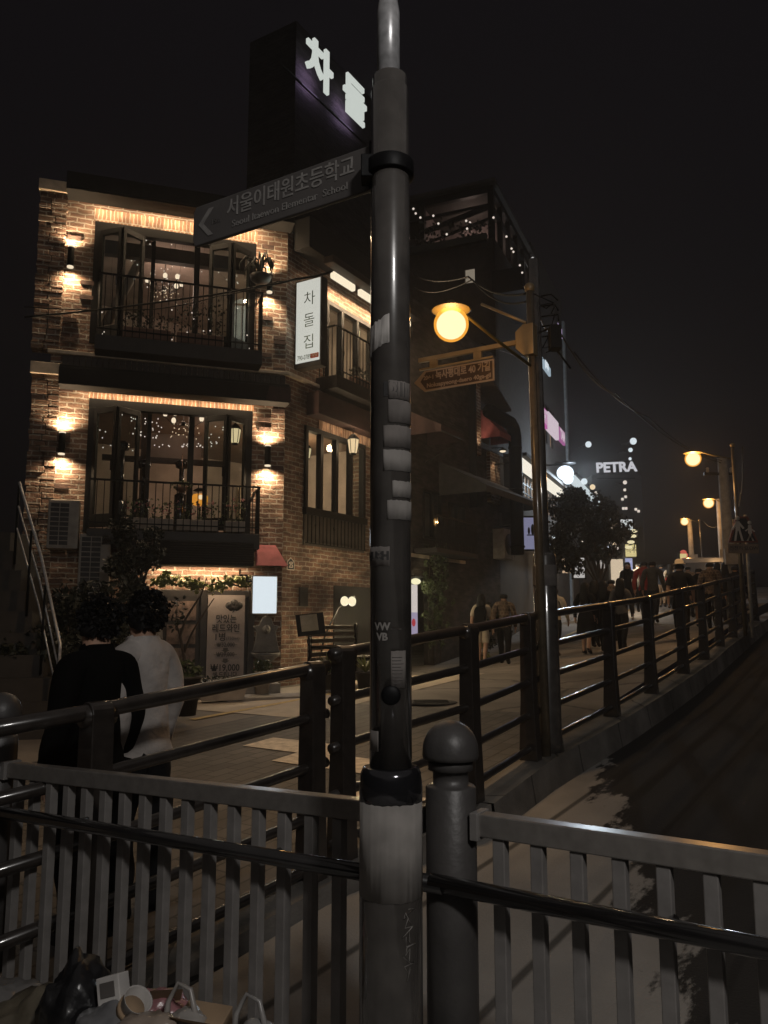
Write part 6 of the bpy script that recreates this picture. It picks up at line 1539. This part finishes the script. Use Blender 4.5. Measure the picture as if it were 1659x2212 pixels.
    if skirt:
        m = MB(W); m.smooth = True; n = 18; vs = []; fs = []
        for i, (z, rx, ry) in enumerate(((1.02, .15, .11), (.90, .19, .15), (.66, .22, .19), (.46 if not shorts else .60, .24, .21))):
            for k in range(n): vs.append((rx*s*cos(2*pi*k/n)*(1+.03*sin(5*k)), ry*s*sin(2*pi*k/n)*(1+.03*cos(4*k)), z*s))
        for i in range(3):
            for k in range(n): fs.append((i*n+k, i*n+(k+1) % n, (i+1)*n+(k+1) % n, (i+1)*n+k))
        m.add(vs, fs); m.build('skirt', M[bottom], t)
    else:
        shell('shorts' if shorts else 'trousers', lambda l, c_: (l == 'bot' and (not shorts or c_.z > .55*s)) or (l == 'calf' and not shorts and c_.z > .07*s), .014*s, M[bottom])
    shell('shoes', lambda l, c_: l == 'shoe' or (l == 'calf' and c_.z < .085*s), .012*s, M['shoe'])
    hc = Vector((0, -lean-.015, 1.60))*s
    hm = MB(W); hm.smooth = True
    ids = [i for i, f in enumerate(pol) if lab[i] == 'head' and (lambda c_: c_.z > 1.635*s or (c_.y > -lean*s-.035*s and c_.z > 1.53*s))(sum((co[k] for k in f), Vector())/len(f))]
    used = sorted({k for i in ids for k in pol[i]}); mp = {k: n for n, k in enumerate(used)}
    if used: hm.add([co[k]+no_[k]*(.022*s*(1+(.6 if curly else .3)*noise.noise(co[k]*30))) for k in used], [tuple(mp[k] for k in pol[i]) for i in ids])
    if hair == 'long':
        n = 14; vs = []; fs = []
        for i, (z, rx, y0, ry) in enumerate(((1.70, .055, .01, .05), (1.64, .095, .015, .095), (1.55, .105, .03, .085), (1.44, .115, .05, .075), (1.30, .115, .075, .055), (1.20, .075, .085, .03))):
            for k in range(n):
                aa = 2*pi*k/n; vs.append((rx*s*cos(aa), (-lean+y0+ry*sin(aa)*(1 if sin(aa) > 0 else .45))*s, z*s))
        for i in range(5):
            for k in range(n): fs.append((i*n+k, i*n+(k+1) % n, (i+1)*n+(k+1) % n, (i+1)*n+k))
        fs.append(tuple(range(5*n, 6*n))); fs.append(tuple(range(n-1, -1, -1))); hm.add(vs, fs)
    if hm.v: hm.build('hair', M['hair'], t)
    if curly:
        q = random.Random(seed); m = MB(W)
        m.cloud((hc.x, hc.y+.02*s, hc.z+.02*s), (.115*s, .125*s, .125*s), 900, .032, q, .72); m.build('curls', M['hair'], t)['label'] = 'loose curly black hair'
    if hat:
        m = MB(W); m.lathe([(.13*s, 0), (.125*s, .012*s), (.092*s, .018*s), (.088*s, .08*s), (.05*s, .11*s), (.01, .115*s)], (hc.x, hc.y, hc.z+.035*s), 20); m.build('cap', M['cloth_cream'], t)
    m = MB(W)
    for sx in (-1, 1): m.sphere((sx*.03*s, -lean*s-.100*s, 1.592*s), .010*s, 8, 6)
    m.build('eyes', M['ink'], t); t.children[-1]['kind'] = 'stuff' if False else ''
    del t.children[-1]['kind']
    m = MB(W); m.sphere((0, -lean*s-.100*s, 1.515*s), .02*s, 8, 6, (1.1, .4, .35)); m.build('mouth', mat('lips', (.28, .10, .09), .6) if 'lips' not in M else M['lips'], t)
    if bag == 'backpack':
        m = MB(W); m.prism([(-.13*s, .98*s), (.13*s, .98*s), (.14*s, 1.30*s), (.09*s, 1.40*s), (-.09*s, 1.40*s), (-.14*s, 1.30*s)], .09*s, .23*s); m.build('backpack', M['cloth_black'], t, .03)
    if bag == 'shoulder':
        m = MB(W); m.box(.17*s, .25*s, -.12*s, .12*s, .78*s, 1.0*s); m.tube([(.21*s, .0, 1.0*s), (.17*s, -.0, 1.42*s)], .01, 6); m.build('handbag', M['cloth_black'], t, .02)
    return t
M['lips'] = mat('lips', (.28, .10, .09), .6)
def at(px, d, face, headpy, label, **k):
    p = aty(px, 1300, d); z = G(p.x, p.y)+.01; hz = aty(px, headpy, d).z
    h = min(1.84, max(1.55, (hz-z)*1.0))
    return person((p.x, p.y, z), face, h, label, **k)
ST = 31
# the standing couple behind the near railing
person((aty(318, 1340, 4.4).x, 4.4, .03), -58, 1.70, 'person in a loose white long-sleeved top with big curly black hair behind the near railing', loose=.55, top='cloth_white', bottom='cloth_black', stride=.02, arm=.05, female=True, curly=True, seed=3)
person((aty(216, 1340, 4.1).x, 4.1, .03), -52, 1.66, 'person all in black standing close beside the one in white', loose=.12, female=True, top='cloth_shade', bottom='cloth_shade', stride=.02, arm=.0, curly=True, seed=4)
# walkers
at(1040, 17.6, 20, 1290, 'woman in white shorts and white shirt with a black backpack', top='cloth_cream', bottom='cloth_cream', hair='long', shorts=True, sleeve='short', stride=.16, bag='backpack', female=True, seed=5)
at(1088, 17.4, 14, 1290, 'man in a plaid shirt walking beside the woman with the backpack', top='cloth_plaid', bottom='cloth_black', stride=.30, seed=6)
at(1198, 18.0, 35, 1272, 'man in a cream shirt just right of the near lamp post', top='cloth_cream', bottom='cloth_black', stride=.2, seed=7)
at(1264, 17.5, 32, 1262, 'woman in a long black coat and skirt walking uphill', top='cloth_black', bottom='cloth_black', hair='long', skirt=True, stride=.15, female=True, seed=8)
at(1304, 17.5, 32, 1266, 'dark-haired person in black right behind the third railing post', top='cloth_black', bottom='cloth_black', hair='long', stride=.2, female=True, seed=9)
at(1341, 17.3, 30, 1262, 'woman with long dark hair in a grey top above the long railing', top='cloth_grey', bottom='cloth_black', hair='long', stride=.24, female=True, seed=10)
at(1358, 25.5, 200, 1214, 'woman in black with long hair walking towards the camera', top='cloth_black', bottom='cloth_black', hair='long', stride=.22, female=True, seed=11)
at(1394, 23.5, 30, 1204, 'man with a red jacket slung over his shoulder', top='cloth_red', bottom='cloth_navy', stride=.24, seed=12)
at(1412, 23.0, 32, 1208, 'man in dark grey close beside the red jacket', top='cloth_grey', bottom='cloth_navy', stride=.22, seed=13)
at(1431, 29.0, 28, 1216, 'person in a dark top and pale trousers far up the street', top='cloth_navy', bottom='cloth_tan', stride=.15, seed=14)
at(1450, 28.0, 28, 1222, 'person in a white shirt beside the red tail light', top='cloth_cream', bottom='cloth_grey', hair='long', stride=.15, female=True, seed=15)
at(1471, 17.6, 24, 1212, 'broad man in a black T-shirt and pale cap in the middle of the crowd', top='cloth_black', bottom='cloth_black', sleeve='short', stride=.22, hat=True, seed=16)
at(1512, 20.5, 30, 1228, 'woman in black with bare legs before the silver car', top='cloth_black', bottom='cloth_black', skirt=True, shorts=True, stride=.2, female=True, seed=17)
at(1537, 19.8, 30, 1210, 'man in a dark plaid shirt before the silver car', top='cloth_plaid', bottom='cloth_black', stride=.22, seed=18)
at(1571, 20.5, 33, 1214, 'person with long black hair and a dark jacket beside the leaning pole', top='cloth_black', bottom='cloth_navy', hair='long', stride=.2, bag='shoulder', female=True, seed=19)
at(1284, 18.8, 30, 1270, 'person in navy half hidden behind the woman in the long black coat', top='cloth_navy', bottom='cloth_black', hair='long', stride=.18, female=True, seed=20)
at(1322, 19.6, 31, 1266, 'person in a dark plaid top between two long-haired women', top='cloth_plaid', bottom='cloth_navy', stride=.2, seed=21)
at(1382, 27.0, 30, 1214, 'slim person in grey left of the red jacket', top='cloth_grey', bottom='cloth_black', stride=.2, female=True, seed=22)
at(1489, 23.5, 28, 1224, 'person in a tan jacket right of the broad man in black', top='cloth_tan', bottom='cloth_navy', stride=.18, seed=23)
at(1553, 22.5, 32, 1222, 'woman with long hair in cream beside the dark plaid shirt', top='cloth_cream', bottom='cloth_black', hair='long', stride=.2, female=True, seed=24)
at(1592, 19.2, 34, 1224, 'person in black at the far right end of the crowd under the warning sign', top='cloth_black', bottom='cloth_navy', stride=.2, seed=25)
# small lights glinting through the street tree
gl_ = thing('string_lights', 'cyan and white little lights glinting behind the street tree', 'string lights', tuple(aty(1260, 1150, 27)))
for k, (px, py, r) in enumerate([(1213, 1138, .10), (1215, 1146, .07), (1297, 1075, .09), (1306, 1086, .08), (1289, 1067, .12), (1280, 1052, .12), (1262, 1040, .14), (1318, 1170, .09), (1326, 1176, .10), (1311, 1182, .08), (1332, 1184, .08), (1200, 1185, .09), (1196, 1160, .07), (1257, 1170, .05), (1242, 1190, .05), (1283, 1112, .05)]):
    q1 = aty(px, py, 27); m = MB(); m.sphere(q1, r*.8, 8, 6); m.build('bulb', [E_COOL, E_FAIRY, E_WARM][k % 3], gl_)
# ------------------------------------------------------------------ rubbish heaped before the left fence
def bag_(px, py, d, r, m_, label, seed, sq=(1, .9, .85), neck=True, name='rubbish_bag'):
    c = aty(px, py, d); q = random.Random(seed); t = thing(name, label, 'rubbish bag', tuple(c-Vector((0, 0, r*.85))), 0, 'rubbish dumped by the fence')
    bm = bmesh.new(); bmesh.ops.create_icosphere(bm, subdivisions=4, radius=1.0); off = Vector((seed*3.1, seed*1.3, 0))
    m = MB(); m.smooth = True
    vs = []
    for v_ in bm.verts:
        n_ = v_.co.normalized(); k = 1+.25*noise.noise(n_*1.7+off)+.24*abs(noise.noise(n_*3.6+off))-.13*abs(noise.noise(n_*8+off))+.06*abs(noise.noise(n_*17+off))
        vs.append(c+Vector((n_.x*r*sq[0], n_.y*r*sq[1], max(-.75, n_.z)*r*sq[2]))*k)
    bm.verts.index_update(); m.add(vs, [tuple(x.index for x in f.verts) for f in bm.faces]); bm.free()
    m.build('sack', m_, t)
    if neck:
        top = c+Vector((0, 0, r*.85)); m = MB()
        pts = [top+Vector((-.05, 0, -.05)), top+Vector((-.045, .01, .02)), top+Vector((-.02, .015, .065)), top+Vector((.015, .01, .05)), top+Vector((.03, 0, .0)), top+Vector((.035, 0, -.05))]
        m.tube(pts, [.012, .007, .006, .007, .008, .014], 8)
        m.build('tied_handle', m_, t)
    return t
plastic = lambda n, c: mat(n, c, .28, var=.3, scale=8, bump=.25, bscale=18)
bag_(90, 2235, 2.66, .15, plastic('brown_plastic', (.10, .085, .06)), 'murky brown rubbish bag at the bottom left corner', 1, neck=False)
bag_(165, 2195, 2.50, .115, plastic('black_plastic', (.012, .012, .013)), 'black rubbish bag leaning on the fence slats', 2, (.8, .9, 1.3), False)
bag_(15, 2215, 2.75, .14, plastic('grey_plastic', (.12, .115, .11)), 'crumpled grey rubbish bag at the extreme left', 3, neck=False)
bag_(240, 2235, 2.40, .10, plastic('clear_plastic', (.16, .16, .165)), 'clear plastic bag under the white label box', 4, neck=False)
bag_(335, 2192, 2.48, .075, plastic('pink_plastic', (.30, .14, .15)), 'pink plastic bag in the middle of the heap', 5, (1.3, .9, .8), False)
bag_(395, 2238, 2.35, .075, plastic('white_plastic', (.30, .28, .26)), 'white carrier bag with its handles standing up', 6)
bag_(315, 2248, 2.30, .08, plastic('cream_plastic', (.26, .21, .17)), 'cream carrier bag below the pink one', 7, (1.3, 1, .7), False)
bag_(545, 2260, 2.25, .065, plastic('grey_white_plastic', (.24, .23, .22)), 'pale carrier bag nearest the stickered pole', 8)
def carton(px, py, d, sx, sy, sz, rot, m_, label, flap=True, mark=False):
    c = aty(px, py, d); t = thing('carton', label, 'box', tuple(c), 0, 'cartons in the rubbish heap'); T = Matrix.Translation(c) @ Matrix.Rotation(rot[0], 4, 'Z') @ Matrix.Rotation(rot[1], 4, 'Y') @ Matrix.Rotation(rot[2], 4, 'X')
    m = MB(T); m.box(-sx/2, sx/2, -sy/2, sy/2, -sz/2, sz/2); m.build('box', m_, t, .003)
    if flap:
        m = MB(T); m.add([(-sx/2, -sy/2, sz/2), (sx/2, -sy/2, sz/2), (sx/2*.9, -sy/2-.05, sz/2+.05), (-sx/2*.9, -sy/2-.05, sz/2+.05)], [(0, 1, 2, 3)]); m.build('flap', m_, t)
    if mark:
        m = MB(T); m.box(-sx*.32, sx*.30, -sy/2-.003, -sy/2-.001, -sz*.05, sz*.35); m.box(-sx*.32, sx*.30, -sy/2-.003, -sy/2-.001, -sz*.40, -sz*.25); m.build('printed_label', M['ink_soft'], t)
card = mat('cardboard', (.30, .21, .13), .9)
carton(246, 2146, 2.42, .075, .05, .095, (R(-15), R(-18), R(-12)), mat('white_card', (.46, .44, .42), .8), 'small white carton with a printed label on top of the heap', False, True)
carton(345, 2176, 2.50, .10, .09, .07, (R(20), R(6), 0), card, 'tan open carton behind the pink bag')
carton(440, 2220, 2.38, .13, .10, .08, (R(-10), R(4), R(10)), card, 'flattened tan carton at the right end of the heap')
for i, (px, py, d, col, lab) in enumerate([(280, 2186, 2.38, 'white_plastic', 'white paper cup stuck in the clear bag')]):
    c = aty(px, py, d); t = thing('cup' if i == 0 else 'bottle', lab, 'cup' if i == 0 else 'bottle', tuple(c)); T = Matrix.Translation(c) @ Matrix.Rotation(R(35), 4, 'Y') @ Matrix.Rotation(R(20), 4, 'X')
    m = MB(T)
    if i == 0:
        m.lathe([(.028, -.05), (.04, .05), (.042, .054), (.038, .05), (.027, -.045)], (0, 0, 0), 20); m.build('cup_wall', M['paper'], t); m = MB(T); m.lathe([(.0405, -.0), (.0415, .02)], (0, 0, 0), 20); m.build('sleeve', card, t)
    else:
        m.lathe([(.028, -.08), (.03, -.07), (.03, .03), (.012, .07), (.012, .09)], (0, 0, 0), 16); m.build('glass_body', plastic('clear_bottle', (.25, .22, .18)), t); m = MB(T); m.lathe([(.015, .085), (.015, .10)], (0, 0, 0), 12); m.build('bottle_cap', M['pot_pale'], t)

# ------------------------------------------------------------------ added haze in place of lens glow
HAZE = .0024
mb = MB(); mb.box(-32, 44, -9, 64, -4.5, 19.5)
hz = mb.build('haze', bpy.data.materials.new('haze')); hz['kind'] = 'stuff'; hz['label'] = 'thin added haze imitating lens glow round the street lamps'; hz['category'] = 'haze'
hm = hz.data.materials[0]; hm.use_nodes = True; n = hm.node_tree; n.nodes.clear()
o = n.nodes.new('ShaderNodeOutputMaterial'); pv = n.nodes.new('ShaderNodeVolumePrincipled')
pv.inputs['Color'].default_value = (.9, .88, .87, 1); pv.inputs['Density'].default_value = HAZE; pv.inputs['Anisotropy'].default_value = .6
n.links.new(pv.outputs[0], o.inputs['Volume'])
scn.cycles.volume_bounces = 0
